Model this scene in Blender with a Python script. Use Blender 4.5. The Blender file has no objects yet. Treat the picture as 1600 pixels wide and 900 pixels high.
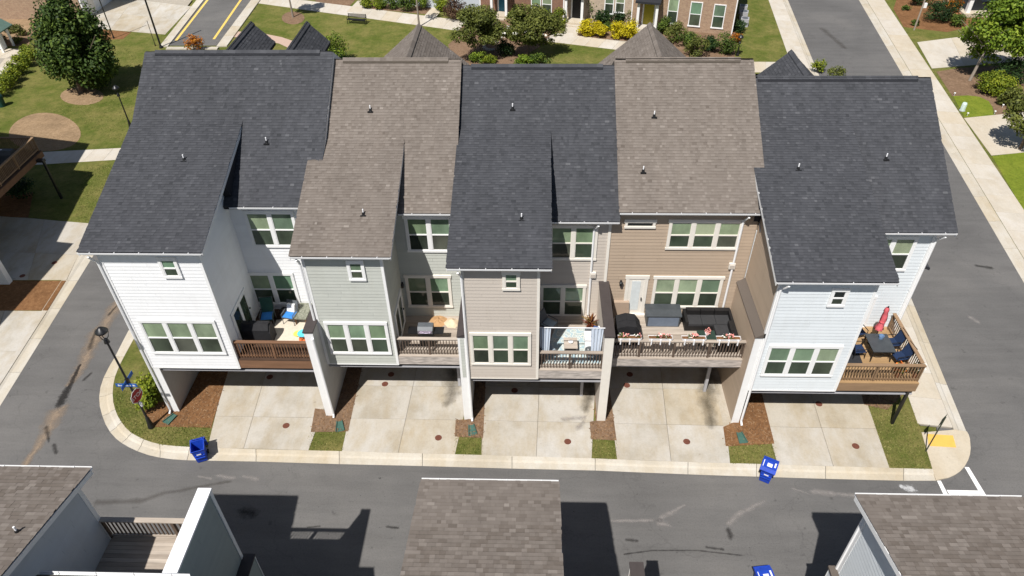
import bpy, math, random
from mathutils import Vector
random.seed(11)
S = bpy.context.scene
C = S.collection
R = math.radians

# ---------------------------------------------------------------- camera
F_PX, PITCH, ROLL, YAW, CAM_H = 1116.0, R(40.0927), R(-0.91115), R(-2.13006), 28.0
CAM = Vector((0, 0, CAM_H))
FW = Vector((math.sin(YAW)*math.cos(PITCH), math.cos(YAW)*math.cos(PITCH), -math.sin(PITCH)))
_r = Vector((math.cos(YAW), -math.sin(YAW), 0)); _u = _r.cross(FW)
RT = _r*math.cos(ROLL) + _u*math.sin(ROLL)
UP = -_r*math.sin(ROLL) + _u*math.cos(ROLL)
cd = bpy.data.cameras.new('camera'); cam = bpy.data.objects.new('camera', cd); C.objects.link(cam)
cd.sensor_width = 36.0; cd.lens = F_PX/1600*36; cd.clip_end = 2000; cd.clip_start = 0.5
from mathutils import Matrix
M = Matrix((RT, UP, -FW)).transposed().to_4x4(); M.translation = CAM
cam.matrix_world = M
S.camera = cam

# ---------------------------------------------------------------- sky, sun, exposure
SUN_DIR = Vector((0.28, 0.57, -1.0)).normalized()          # where the light travels
elev = math.asin(-SUN_DIR.z)
W = bpy.data.worlds.new('World'); S.world = W; W.use_nodes = True
nt = W.node_tree; bgn = nt.nodes['Background']
sky = nt.nodes.new('ShaderNodeTexSky'); sky.sky_type = 'NISHITA'; sky.sun_disc = False
sky.sun_elevation = elev
sky.sun_rotation = math.atan2(-SUN_DIR.x, -SUN_DIR.y)
nt.links.new(sky.outputs[0], bgn.inputs[0]); bgn.inputs[1].default_value = 0.055
sl = bpy.data.lights.new('sun', 'SUN'); sl.energy = 5.0; sl.angle = R(0.53); sl.color = (1.0, 0.965, 0.92)
so = bpy.data.objects.new('sun', sl); C.objects.link(so); so.location = (-15, -30, 60)
so.rotation_euler = SUN_DIR.to_track_quat('-Z', 'Y').to_euler()
S.view_settings.view_transform = 'Standard'; S.view_settings.look = 'None'
S.view_settings.exposure = 0.26; S.view_settings.gamma = 1.0
S.view_settings.use_curve_mapping = False

# ---------------------------------------------------------------- measuring helpers (photo pixel -> real surface)
def ray(px, py): return FW*F_PX + RT*(px-800) + UP*(450-py)
def on(px, py, ax, v):
    d = ray(px, py); return CAM + d*((v-CAM[ax])/d[ax])
def G(px, py, z=0.1): p = on(px, py, 2, z); return (p.x, p.y)       # on level ground
def YP(px, py, Y): p = on(px, py, 1, Y); return (p.x, p.z)          # on a wall facing the alley
def XP(px, py, X): p = on(px, py, 0, X); return (p.y, p.z)          # on a side wall

# ---------------------------------------------------------------- mesh helpers
class MB:
    def __init__(s): s.v = []; s.f = []; s.r = []
    def add(s, vs, fs, rnd=0.5):
        b = len(s.v); s.v += [tuple(v) for v in vs]
        for f in fs: s.f.append(tuple(b+i for i in f)); s.r.append(rnd)
        return s
    def box(s, x0, x1, y0, y1, z0, z1, rnd=0.5):
        return s.add([(x0,y0,z0),(x1,y0,z0),(x1,y1,z0),(x0,y1,z0),(x0,y0,z1),(x1,y0,z1),(x1,y1,z1),(x0,y1,z1)],
              [(0,3,2,1),(4,5,6,7),(0,1,5,4),(1,2,6,5),(2,3,7,6),(3,0,4,7)], rnd)
    def prism(s, poly, z0, z1):                     # xy polygon (ccw) extruded in z
        n = len(poly)
        a = sum(poly[i][0]*poly[(i+1)%n][1]-poly[(i+1)%n][0]*poly[i][1] for i in range(n))
        if a < 0: poly = poly[::-1]
        return s.add([(p[0],p[1],z0) for p in poly]+[(p[0],p[1],z1) for p in poly],
              [tuple(range(n-1,-1,-1)), tuple(range(n,2*n))]+[(i,(i+1)%n,n+(i+1)%n,n+i) for i in range(n)])
    def extr_x(s, prof, x0, x1):                    # (y,z) profile extruded along x
        n = len(prof)
        return s.add([(x0,p[0],p[1]) for p in prof]+[(x1,p[0],p[1]) for p in prof],
              [tuple(range(n)), tuple(range(2*n-1,n-1,-1))]+[(i,n+i,n+(i+1)%n,(i+1)%n) for i in range(n)])
    def extr_y(s, prof, y0, y1):
        n = len(prof)
        return s.add([(p[0],y0,p[1]) for p in prof]+[(p[0],y1,p[1]) for p in prof],
              [tuple(range(n)), tuple(range(2*n-1,n-1,-1))]+[(i,n+i,n+(i+1)%n,(i+1)%n) for i in range(n)])
    def slab(s, top, t):                            # 3-D polygon extruded straight down
        n = len(top); top = [Vector(p) for p in top]; bot = [p-Vector((0,0,t)) for p in top]
        return s.add(top+bot, [tuple(range(n)), tuple(range(2*n-1,n-1,-1))]+[(i,n+i,n+(i+1)%n,(i+1)%n) for i in range(n)])
    def tube(s, pts, r, n=8, rnd=0.5):
        pts = [Vector(p) for p in pts]; rs = r if isinstance(r,(list,tuple)) else [r]*len(pts); vs = []
        for i,p in enumerate(pts):
            t = (pts[min(i+1,len(pts)-1)]-pts[max(i-1,0)]).normalized()
            a = t.cross(Vector((0,0,1)) if abs(t.z)<.95 else Vector((1,0,0))).normalized(); b = t.cross(a)
            vs += [p+(a*math.cos(2*math.pi*k/n)+b*math.sin(2*math.pi*k/n))*rs[i] for k in range(n)]
        fs = [(i*n+k,i*n+(k+1)%n,(i+1)*n+(k+1)%n,(i+1)*n+k) for i in range(len(pts)-1) for k in range(n)]
        fs += [tuple(range(n-1,-1,-1)), tuple((len(pts)-1)*n+k for k in range(n))]
        return s.add(vs, fs, rnd)
    def lathe(s, prof, c, n=16):                    # (r,z) profile about the vertical at c
        vs = [(c[0]+r*math.cos(2*math.pi*k/n), c[1]+r*math.sin(2*math.pi*k/n), c[2]+z) for r,z in prof for k in range(n)]
        fs = [(i*n+k,i*n+(k+1)%n,(i+1)*n+(k+1)%n,(i+1)*n+k) for i in range(len(prof)-1) for k in range(n)]
        fs += [tuple(range(n-1,-1,-1)), tuple((len(prof)-1)*n+k for k in range(n))]
        return s.add(vs, fs)
    def mesh(s, name, mat, org=(0,0,0), smooth=False):
        m = bpy.data.meshes.new(name)
        ox,oy,oz = org
        m.from_pydata([(x-ox,y-oy,z-oz) for x,y,z in s.v], [], s.f)
        if len(set(s.r)) > 1:
            at = m.attributes.new('rnd','FLOAT','FACE'); at.data.foreach_set('value', s.r)
        m.materials.append(mat)
        if smooth: m.polygons.foreach_set('use_smooth', [True]*len(m.polygons))
        m.update(); return m
def box(*a): return MB().box(*a)

ORG = {}
def tag(o, label=None, cat=None, group=None, kind=None):
    if label: o['label'] = label
    if cat: o['category'] = cat
    if group: o['group'] = group
    if kind: o['kind'] = kind
    return o
def thing(name, label, cat, loc, rotz=0, group=None):
    o = bpy.data.objects.new(name, None); C.objects.link(o); o.location = loc; o.rotation_euler = (0,0,rotz)
    o.empty_display_size = .2; ORG[o] = tuple(loc) if len(loc)==3 else (loc[0],loc[1],0)
    return tag(o, label, cat, group)
def link(name, mesh, parent=None, loc=(0,0,0), kind=None):
    o = bpy.data.objects.new(name, mesh); C.objects.link(o); o.location = loc
    if parent: o.parent = parent; ORG[o] = ORG.get(parent,(0,0,0))
    if kind: o['kind'] = kind
    return o
def obj(name, mb, mat, parent=None, smooth=False, kind=None):       # geometry given in world coordinates
    return link(name, mb.mesh(name, mat, ORG.get(parent,(0,0,0)), smooth), parent, (0,0,0), kind)
def lobj(name, mb, mat, parent, smooth=False, kind=None):           # geometry given in the thing's own coordinates
    return link(name, mb.mesh(name, mat, (0,0,0), smooth), parent, (0,0,0), kind)
def single(name, mb, mat, label, cat, base, group=None, smooth=False, kind=None):   # one-mesh thing
    m = mb.mesh(name, mat, base, smooth); o = bpy.data.objects.new(name, m); C.objects.link(o); o.location = base
    ORG[o] = tuple(base)
    return tag(o, label, cat, group, kind)
def copy_tree(o, parent=None):
    c = o.copy(); C.objects.link(c); c.parent = parent; ORG[c] = ORG.get(o,(0,0,0))
    for ch in o.children: copy_tree(ch, c)
    return c

# ---------------------------------------------------------------- materials
def mk(name):
    m = bpy.data.materials.new(name); m.use_nodes = True
    return m, m.node_tree, m.node_tree.nodes['Principled BSDF']
def N(t, k, **kw):
    n = t.nodes.new(k)
    for a,b in kw.items(): setattr(n, a, b)
    return n
def noise(t, scale, detail=4, rough=.6, vec=None, stretch=None):
    n = N(t,'ShaderNodeTexNoise'); n.inputs['Scale'].default_value = scale; n.inputs['Detail'].default_value = detail
    n.inputs['Roughness'].default_value = rough
    if vec is None:
        g = N(t,'ShaderNodeNewGeometry'); vec = g.outputs['Position']
    if stretch:
        mp = N(t,'ShaderNodeMapping'); mp.inputs['Scale'].default_value = stretch; t.links.new(vec, mp.inputs[0]); vec = mp.outputs[0]
    t.links.new(vec, n.inputs['Vector']); return n.outputs['Fac']
def ramp(t, fac, stops, interp='LINEAR'):
    r = N(t,'ShaderNodeValToRGB'); e = r.color_ramp.elements; r.color_ramp.interpolation = interp
    while len(e) < len(stops): e.new(.5)
    for i,(p,c) in enumerate(stops): e[i].position = p; e[i].color = (*c,1) if len(c)==3 else c
    t.links.new(fac, r.inputs[0]); return r.outputs[0]
def mix(t, fac, a, b, mode='MIX'):
    m = N(t,'ShaderNodeMix', data_type='RGBA', blend_type=mode)
    for s,v in ((0,fac),(6,a),(7,b)):
        if isinstance(v,(int,float)): m.inputs[s].default_value = v
        elif isinstance(v,tuple): m.inputs[s].default_value = (*v,1)
        else: t.links.new(v, m.inputs[s])
    return m.outputs[2]
def bump(t, b, h, strength=.3, dist=.02):
    n = N(t,'ShaderNodeBump'); n.inputs['Strength'].default_value = strength; n.inputs['Distance'].default_value = dist
    t.links.new(h, n.inputs['Height']); t.links.new(n.outputs[0], b.inputs['Normal'])
def sc(c, k): return tuple(min(1,x*k) for x in c)
def plain(name, col, rough=.7, var=.10, scale=2.5, metal=0, spec=.35, rnd=0, fine=0, stretch=None, coat=0):
    m,t,b = mk(name)
    f = noise(t, scale, 5, .65, stretch=stretch)
    c = ramp(t, f, [(.3, sc(col,1-var)), (.7, sc(col,1+var))])
    if rnd:
        oi = N(t,'ShaderNodeObjectInfo')
        c2 = ramp(t, oi.outputs['Random'], [(0, sc((1,1,1),1-rnd)), (1,(1,1,1))])
        c = mix(t, 1.0, c, c2, 'MULTIPLY')
    t.links.new(c, b.inputs['Base Color']); b.inputs['Roughness'].default_value = rough; b.inputs['Metallic'].default_value = metal
    b.inputs['Specular IOR Level'].default_value = spec
    if coat: b.inputs['Coat Weight'].default_value = coat
    if fine: bump(t, b, noise(t, fine, 3), .35, .01)
    return m
def siding(name, col, rnd=.05):
    m,t,b = mk(name)
    c = ramp(t, noise(t,1.2,5,.65), [(.3,sc(col,.97)),(.7,sc(col,1.02))])
    c = mix(t,1.0,c,ramp(t, noise(t,1.4,6,.7,stretch=(1.6,1.6,.3)), [(.28,(.955,.95,.94)),(.5,(1,1,1))]),'MULTIPLY')
    c = mix(t,1.0,c,ramp(t, N(t,'ShaderNodeObjectInfo').outputs['Random'], [(0,(1-rnd,)*3),(1,(1,1,1))]),'MULTIPLY')
    t.links.new(c, b.inputs['Base Color']); b.inputs['Roughness'].default_value = .55; b.inputs['Specular IOR Level'].default_value = .3
    return m
def by_rnd(name, stops, rough=.9, weather_reflect=.18, wscale=.7, source='attr', interp='LINEAR', translucent=0, spec=.2, stretch=None):
    m,t,b = mk(name)
    if source == 'attr': a = N(t,'ShaderNodeAttribute', attribute_name='rnd').outputs['Fac']
    else: a = N(t,'ShaderNodeObjectInfo').outputs['Random']
    c = ramp(t, a, stops, interp)
    if weather_reflect:
        w = ramp(t, noise(t, wscale, 5, .6, stretch=stretch), [(.3, (1-weather_reflect,)*3), (.7, (1,1,1))])
        c = mix(t, 1.0, c, w, 'MULTIPLY')
    t.links.new(c, b.inputs['Base Color']); b.inputs['Roughness'].default_value = rough
    b.inputs['Specular IOR Level'].default_value = spec
    if translucent:
        tr = N(t,'ShaderNodeBsdfTranslucent'); t.links.new(c, tr.inputs[0]); ms = N(t,'ShaderNodeMixShader'); ms.inputs[0].default_value = translucent
        out = t.nodes['Material Output']; t.links.new(b.outputs[0], ms.inputs[1]); t.links.new(tr.outputs[0], ms.inputs[2]); t.links.new(ms.outputs[0], out.inputs[0])
    return m
def decal(name, col, lo=.55, hi=.85, scale=3, detail=6, stretch=None, strength=.8):
    m,t,b = mk(name)
    b.inputs['Roughness'].default_value = .9; b.inputs['Specular IOR Level'].default_value = .15
    n = noise(t, scale, detail, .7, stretch=stretch)
    t.links.new(ramp(t, noise(t,8,4,.7), [(.3,sc(col,.75)),(.7,sc(col,1.1))]), b.inputs['Base Color'])
    e = N(t,'ShaderNodeMath', operation='MULTIPLY_ADD'); e.inputs[1].default_value = .6; t.links.new(n, e.inputs[0])
    e.inputs[1].default_value = .9
    a = N(t,'ShaderNodeMath', operation='MULTIPLY'); a.inputs[1].default_value = .5
    t.links.new(N(t,'ShaderNodeAttribute', attribute_name='edge').outputs['Fac'], a.inputs[0]); t.links.new(a.outputs[0], e.inputs[2])
    t.links.new(ramp(t, e.outputs[0], [(lo,(0,0,0)), (hi,(strength,)*3)]), b.inputs['Alpha'])
    return m
def stain(name, parent, pts, mat, z):
    """a worn patch lying on the ground along a line of (px,py,half width in m)"""
    P = [(Vector((*G(x,y,z),z)), w) for x,y,w in pts]; vs = []; ed = []; k = 5
    P = [(P[0][0]-(P[1][0]-P[0][0]).normalized()*P[0][1], P[0][1]*.5)] + P + [(P[-1][0]+(P[-1][0]-P[-2][0]).normalized()*P[-1][1], P[-1][1]*.5)]
    for i,(p,w) in enumerate(P):
        t = (P[min(i+1,len(P)-1)][0]-P[max(i-1,0)][0]).normalized(); s_ = Vector((t.y,-t.x,0))
        for j in range(k):
            u = j/(k-1)*2-1; vs.append(p+s_*w*u); ed.append(0 if i in (0,len(P)-1) else 1-abs(u))
    fs = [(i*k+j,i*k+j+1,(i+1)*k+j+1,(i+1)*k+j) for i in range(len(P)-1) for j in range(k-1)]
    mb = MB().add(vs,fs); m = mb.mesh(name, mat)
    at = m.attributes.new('edge','FLOAT','POINT'); at.data.foreach_set('value', ed)
    return link(name, m, parent)

# ground surfaces
def m_asphalt():
    m,t,b = mk('asphalt')
    big = ramp(t, noise(t,.16,6,.6), [(.3,(.108,.104,.100)),(.5,(.132,.127,.122)),(.72,(.164,.156,.147))])
    st = ramp(t, noise(t,.9,6,.7,stretch=(.22,1.7,1)), [(.32,(.84,)*3),(.6,(1,1,1))])
    fi = ramp(t, noise(t,13,8,.95), [(.36,(.62,)*3),(.5,(.95,)*3),(.66,(1.0,)*3)])
    blot = ramp(t, noise(t,1.9,5,.6), [(.26,(.60,)*3),(.36,(1,1,1))])
    spot = ramp(t, noise(t,4.5,3,.5), [(.235,(.35,)*3),(.27,(1,1,1))])
    ck = N(t,'ShaderNodeTexVoronoi', feature='DISTANCE_TO_EDGE'); ck.inputs['Scale'].default_value = .16
    g = N(t,'ShaderNodeNewGeometry'); wp = N(t,'ShaderNodeMix', data_type='VECTOR'); nn = N(t,'ShaderNodeTexNoise'); nn.inputs['Scale'].default_value = .7; nn.inputs['Detail'].default_value = 6
    t.links.new(g.outputs['Position'], nn.inputs['Vector']); wp.inputs[0].default_value = .22; t.links.new(g.outputs['Position'], wp.inputs[4]); sc_ = N(t,'ShaderNodeVectorMath', operation='SCALE'); sc_.inputs['Scale'].default_value = 14
    t.links.new(nn.outputs['Color'], sc_.inputs[0]); ad = N(t,'ShaderNodeVectorMath', operation='ADD'); t.links.new(g.outputs['Position'], ad.inputs[0]); sc_.inputs['Scale'].default_value = 2.2; t.links.new(sc_.outputs[0], ad.inputs[1]); t.links.new(ad.outputs[0], ck.inputs['Vector'])
    cr = ramp(t, ck.outputs['Distance'], [(.0,(.86,)*3),(.006,(1,1,1))])
    c = big
    for k in (st,fi,blot,spot,cr): c = mix(t,1.0,c,k,'MULTIPLY')
    t.links.new(c,b.inputs['Base Color']); b.inputs['Roughness'].default_value=.9; bump(t,b,noise(t,40,3,.8),.5,.015); return m
def m_concrete(name, base=(.54,.495,.41), stain=.5):
    m,t,b = mk(name)
    oi = N(t,'ShaderNodeObjectInfo').outputs['Random']
    g = N(t,'ShaderNodeNewGeometry'); cx = N(t,'ShaderNodeCombineXYZ'); mu = N(t,'ShaderNodeMath', operation='MULTIPLY'); mu.inputs[1].default_value = 37.0
    t.links.new(oi, mu.inputs[0]); t.links.new(mu.outputs[0], cx.inputs[2]); ad = N(t,'ShaderNodeVectorMath', operation='ADD'); t.links.new(g.outputs['Position'], ad.inputs[0]); t.links.new(cx.outputs[0], ad.inputs[1]); vec = ad.outputs[0]
    tint = ramp(t, oi, [(0,(base[0]*.99,base[1]*.95,base[2]*.87)),(.5,base),(1,(base[0]*1.07,base[1]*1.09,base[2]*1.13))])
    s1 = ramp(t, noise(t,.8,6,.65,vec=vec,stretch=(1.5,.6,1)), [(.34,(.84,.76,.62)),(.60,(1,1,1))])
    s2 = ramp(t, noise(t,.45,5,.65,vec=vec), [(.32,(.78,.76,.71)),(.52,(1,1,1))])
    sp = ramp(t, noise(t,3.2,3,.5,vec=vec), [(.23,(.70,.66,.60)),(.29,(1,1,1))])
    fi = ramp(t, noise(t,11,6,.85), [(.30,(.86,)*3),(.55,(1,1,1))])
    st_ = mix(t,1.0,mix(t,1.0,mix(t,1.0,tint,s1,'MULTIPLY'),s2,'MULTIPLY'),sp,'MULTIPLY')
    c = mix(t,1.0,mix(t,stain,tint,st_),fi,'MULTIPLY')
    t.links.new(c,b.inputs['Base Color']); b.inputs['Roughness'].default_value=.88; return m
def m_grass(name, a=(.115,.135,.028), d=(.25,.215,.075), amt=(.36,.62)):
    m,t,b = mk(name)
    dry = ramp(t, noise(t,.35,7,.72), [(amt[0],(0,0,0)),(amt[1],(1,1,1))])
    c = mix(t,dry,a,d)
    fi = ramp(t, noise(t,6,8,.9), [(.30,(.42,)*3),(.52,(.92,)*3),(.7,(1.0,)*3)])
    md_ = ramp(t, noise(t,1.6,5,.7), [(.3,(.72,.80,.72)),(.6,(1,1,1))])
    c = mix(t,1.0,mix(t,1.0,c,fi,'MULTIPLY'),md_,'MULTIPLY')
    t.links.new(c,b.inputs['Base Color']); b.inputs['Roughness'].default_value=.95; b.inputs['Specular IOR Level'].default_value=.1
    bump(t,b,noise(t,30,4,.8),.9,.05); return m
def m_mulch(name, a=(.17,.085,.04), d=(.30,.17,.08)):
    m,t,b = mk(name)
    c = ramp(t, noise(t,5,8,.85), [(.28,sc(a,.6)),(.5,a),(.72,d)])
    w = ramp(t, noise(t,.6,4,.6), [(.3,(.75,)*3),(.6,(1,1,1))])
    t.links.new(mix(t,1.0,c,w,'MULTIPLY'),b.inputs['Base Color']); b.inputs['Roughness'].default_value=1; b.inputs['Specular IOR Level'].default_value=.1
    bump(t,b,noise(t,25,4,.8),.8,.04); return m
A_ROAD = m_asphalt(); A_CONC = m_concrete('concrete_slab',(.455,.422,.368),.8); A_KERB = m_concrete('kerb_concrete',(.50,.46,.39),.6)
A_WALK = m_concrete('sidewalk_concrete',(.53,.485,.415),.45)
A_JOINT = plain('joint_filler',(.32,.285,.235),.95)
A_GRASS = m_grass('lawn_grass'); A_GRASS2 = m_grass('lush_grass',(.20,.245,.028),(.27,.29,.04),(.45,.8)); A_GREEN = m_grass('lawn_green',(.115,.142,.026),(.25,.215,.072),(.38,.68))
A_MULCH = m_mulch('red_mulch',(.20,.10,.045),(.34,.19,.09)); A_STRAW = m_mulch('brown_mulch',(.21,.135,.085),(.33,.225,.15)); A_TAN = m_mulch('tan_straw',(.30,.205,.12),(.42,.30,.19))
A_WHITEPAINT = plain('road_paint_white',(.78,.77,.74),.7,.06,6)
A_YELLOW = plain('road_paint_yellow',(.72,.50,.12),.7,.08,4); A_TACTILE = plain('tactile_yellow',(.72,.42,.09),.7,.06,5)
A_BRICKPATH = plain('path_paver',(.46,.33,.26),.9,.12,9)
# house surfaces
TRIMW = plain('white_trim',(.80,.80,.79),.5,.03,3); TRIMC = plain('cream_trim',(.74,.70,.63),.5,.04,3)
SID = {1: siding('white_siding',(.83,.835,.84),.04), 2: siding('sage_grey_siding',(.50,.515,.47),.06),
       3: siding('beige_siding',(.53,.475,.415),.06), 4: siding('tan_brown_siding',(.44,.345,.258),.08),
       5: siding('pale_blue_siding',(.69,.73,.75),.05), 6: siding('blue_grey_siding',(.50,.54,.58),.05),
       7: siding('slate_green_siding',(.30,.345,.335),.06), 8: plain('stucco_grey',(.47,.46,.44),.8,.06,3)}
DARKROOF = [(0,(.040,.042,.047)),(.35,(.058,.060,.067)),(.7,(.072,.074,.082)),(.9,(.090,.092,.100)),(1,(.112,.114,.122))]
TANROOF = [(0,(.125,.104,.088)),(.3,(.166,.141,.121)),(.65,(.194,.167,.145)),(.9,(.226,.196,.171)),(1,(.262,.230,.202))]
SH_D = by_rnd('charcoal_shingle',DARKROOF,.92,.20,.9,stretch=(1.3,.3,.3)); SH_T = by_rnd('taupe_shingle',TANROOF,.92,.17,.9,stretch=(1.3,.3,.3))
SH_TO = by_rnd('taupe_shingle_single',TANROOF[1:4],.92,source='obj')
RF_D = plain('roof_deck_dark',(.022,.023,.028),.95); RF_T = plain('roof_deck_tan',(.09,.075,.06),.95)
CAP_D = plain('dark_wall_cap',(.055,.045,.043),.7,.1,3); CAP_W = plain('white_metal_cap',(.82,.82,.83),.4,.02)
GUT = plain('white_gutter',(.80,.80,.80),.35,.03,5)
STEEL = plain('dark_steel_beam',(.03,.03,.035),.5); GREYB = plain('grey_beam',(.36,.36,.38),.6)
PANE_U = by_rnd('upper_pane',[(0,(.23,.30,.17)),(.2,(.19,.32,.21)),(.45,(.34,.42,.26)),(.6,(.15,.22,.15)),(.8,(.26,.38,.25)),(1,(.42,.47,.31))],.05,.55,.9,source='obj',spec=.6,stretch=(1,1,.55))  # noise multiplied into the colour imitates uneven reflections in the glass
PANE_L = by_rnd('lower_pane',[(0,(.042,.052,.038)),(.4,(.062,.092,.060)),(.8,(.092,.110,.074)),(1,(.12,.128,.10))],.06,.6,.9,source='obj',spec=.6,stretch=(1,1,.55))  # painted reflections here too: stretched darker and lighter areas in the colour
PANE_D = plain('dark_pane',(.012,.016,.016),.06,.1,2,spec=.6); DOORBLIND = plain('door_blind',(.62,.66,.66),.3,.06,6)
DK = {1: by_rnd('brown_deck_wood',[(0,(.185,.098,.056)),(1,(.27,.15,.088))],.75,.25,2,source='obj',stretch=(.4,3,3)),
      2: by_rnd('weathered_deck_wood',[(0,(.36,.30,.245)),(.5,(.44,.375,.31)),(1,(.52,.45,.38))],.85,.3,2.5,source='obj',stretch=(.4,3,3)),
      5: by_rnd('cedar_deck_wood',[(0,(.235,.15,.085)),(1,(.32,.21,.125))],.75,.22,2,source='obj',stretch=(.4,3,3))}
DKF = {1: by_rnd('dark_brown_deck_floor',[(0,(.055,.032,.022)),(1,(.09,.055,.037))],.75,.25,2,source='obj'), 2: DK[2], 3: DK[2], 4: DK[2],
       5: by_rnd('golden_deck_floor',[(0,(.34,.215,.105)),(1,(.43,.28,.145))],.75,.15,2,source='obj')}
BAL_D = plain('dark_baluster_wood',(.11,.078,.058),.8,.2,4)
FASC = {2: by_rnd('pale_fascia',[(0,(.56,.50,.45)),(1,(.62,.56,.51))],.85,.55,4,source='obj',stretch=(.6,3,3))}
BLACK = plain('black_metal',(.012,.012,.013),.4,.1,3,spec=.5); BLACKM = plain('black_cover',(.016,.016,.018),.75,.25,3)
GREENSPL = plain('green_plastic',(.05,.115,.092),.6,.15,4)

# ================================================================ THE SETTING: ground, roads, pavements
def struct(name, mb, mat, label=None): return tag(obj(name, mb, mat), label, None, None, 'structure')
def flat(poly, z, t=.04): return MB().prism(poly, z-t, z)
def GP(pts, z=.1): return [G(x,y,z) for x,y in pts]
def lerp(a, b, t): return (a[0]+(b[0]-a[0])*t, a[1]+(b[1]-a[1])*t)
def quad_slabs(parent, q, nu, nv, z, mat, name='slab', gap=.007, th=.06, us=None, vs=None):
    """q: four corners; nu along q0->q3, nv along q0->q1; every slab is its own piece with an open joint"""
    us = us or [i/nu for i in range(nu+1)]; vs = vs or [i/nv for i in range(nv+1)]
    def at(u,v): return lerp(lerp(q[0],q[3],u), lerp(q[1],q[2],u), v)
    lu = (Vector(q[3])-Vector(q[0])).length; lv = (Vector(q[1])-Vector(q[0])).length
    for i in range(len(us)-1):
        for j in range(len(vs)-1):
            a,b,c,d = us[i]+gap/lu, us[i+1]-gap/lu, vs[j]+gap/lv, vs[j+1]-gap/lv
            dz = random.uniform(0,.004)
            obj(name, MB().prism([at(a,c),at(b,c),at(b,d),at(a,d)], z-th, z+dz), mat, parent)

BIG = 420
ground = struct('ground', flat([(-BIG,-BIG),(BIG,-BIG),(BIG,BIG),(-BIG,BIG)], -.06), A_GREEN)
# asphalt: alley + both streets as one sheet, blocks stand on it behind their kerbs
lk0 = G(0,635,0); lk1 = G(147,398,0); ld = Vector((lk1[0]-lk0[0], lk1[1]-lk0[1])).normalized()
def LK(t, off=0):                      # along the left street's far kerb
    return (lk0[0]+ld.x*t+ld.y*off, lk0[1]+ld.y*t-ld.x*off)
rk0 = G(1510,675,0); rk1 = G(1231,0,0); rd = Vector((rk1[0]-rk0[0], rk1[1]-rk0[1])).normalized()
def RK(t, off=0): return (rk0[0]+rd.x*t+rd.y*off, rk0[1]+rd.y*t-rd.x*off)       # along the right street's near kerb, off > 0 to the right
road = struct('alley_road', flat([(-120,-40),(120,-40),(120,20.6),(22,20.6),(22,22.6),(-22,22.6),(-22,23),(-120,23)], 0), A_ROAD)
rs_w = 8.2
right_street = struct('right_street', flat([RK(-4,-2.2),RK(-4,9.4),RK(150,9.4),RK(150,-.1),RK(6,-.1)], .004), A_ROAD)
left_street = struct('left_street', flat([LK(-4,-.3),LK(-4,9.5),LK(1.5,9.5),LK(4,7.6),LK(30,7.6),LK(30,-.3)], .004), A_ROAD)

# ---- the block the five townhouses stand on
outer = [(201,516),(190,537),(180,557),(170,574),(162,590),(157,605),(155,620),(156,635),(160,650),(165,663),(172,675),(181,685),(190,692),(202,699),(215,705),(232,711),(250,715),(270,717.5),(292,719),
  (345,720),(400,721),(465,723),(530,725),(595,726.5),(660,728),(730,730),(800,732),(865,733.5),(930,735),(1000,738),(1075,741),(1130,743),(1182,744.5),(1240,746.5),(1290,748),(1350,749.5),(1412,751),(1462,751)]
inner = [(216,517),(205,537),(194,557),(186,573),(180,588),(177,602),(176,615),(177,628),(180,640),(184,650),(190,660),(197,669),(206,677),(215,682),(225,687),(237,691),(250,694.5),(272,697),(297,698.5),
  (345,700),(400,702),(465,703.5),(530,705),(595,707),(660,708.7),(730,710.5),(800,712.5),(865,714.5),(930,716.5),(1000,719.5),(1075,722),(1130,723.7),(1182,725),(1240,727),(1290,728.5),(1350,730),(1412,732),(1457,733)]
W_out = [G(x,y,0.01) for x,y in outer]; W_in = [G(x,y,.1) for x,y in inner]
corner_out = [(1482,747),(1492,742.5),(1500,737),(1507,729),(1512,720),(1515,711),(1516,702),(1515.5,694),(1515,687),(1513,680),(1510,675)]
C_out = [G(x,y,.01) for x,y in corner_out]
lawn_poly = [LK(8,7.9),LK(40,7.9),LK(40,16),(-12,62),(12,64),RK(42,-2.2),RK(0,-2.2)] + GP([(1440,676)]) + W_in[::-1]
lawn = struct('lawn', flat(lawn_poly, .1, .12), A_GRASS)
kerb = struct('kerb', MB().prism([W_out[20],W_in[20],W_in[21],W_out[21]], -.03, .0), A_JOINT)
def kerb_run(O, I, parent, step=2, gap=.012):
    """rolled kerb in cast lengths: gutter pan, step and top"""
    i = 0
    while i < len(O)-1:
        j = min(i+step, len(O)-1); vs = []; m = j-i+1
        for k in range(i, j+1):
            o, n_ = Vector(O[k]), Vector(I[k]); sh = Vector((0,0))
            if k == i and i > 0: sh = (Vector(O[k+1])-o).normalized()*gap
            if k == j and j < len(O)-1: sh = (Vector(O[k-1])-o).normalized()*gap
            for t,z in ((0,-.05),(0,.012),(.52,.025),(.66,.085),(1,.112),(1,-.05)):
                p = o.lerp(n_, t)+sh; vs.append((p.x,p.y,z))
        fs = [(a*6+c,a*6+(c+1)%6,(a+1)*6+(c+1)%6,(a+1)*6+c) for a in range(m-1) for c in range(6)]
        fs += [tuple(range(6)), tuple((m-1)*6+c for c in range(5,-1,-1))]
        obj('kerb_segment', MB().add(vs,fs), A_KERB, parent); i = j
kerb_run(W_out, W_in, kerb)
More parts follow.
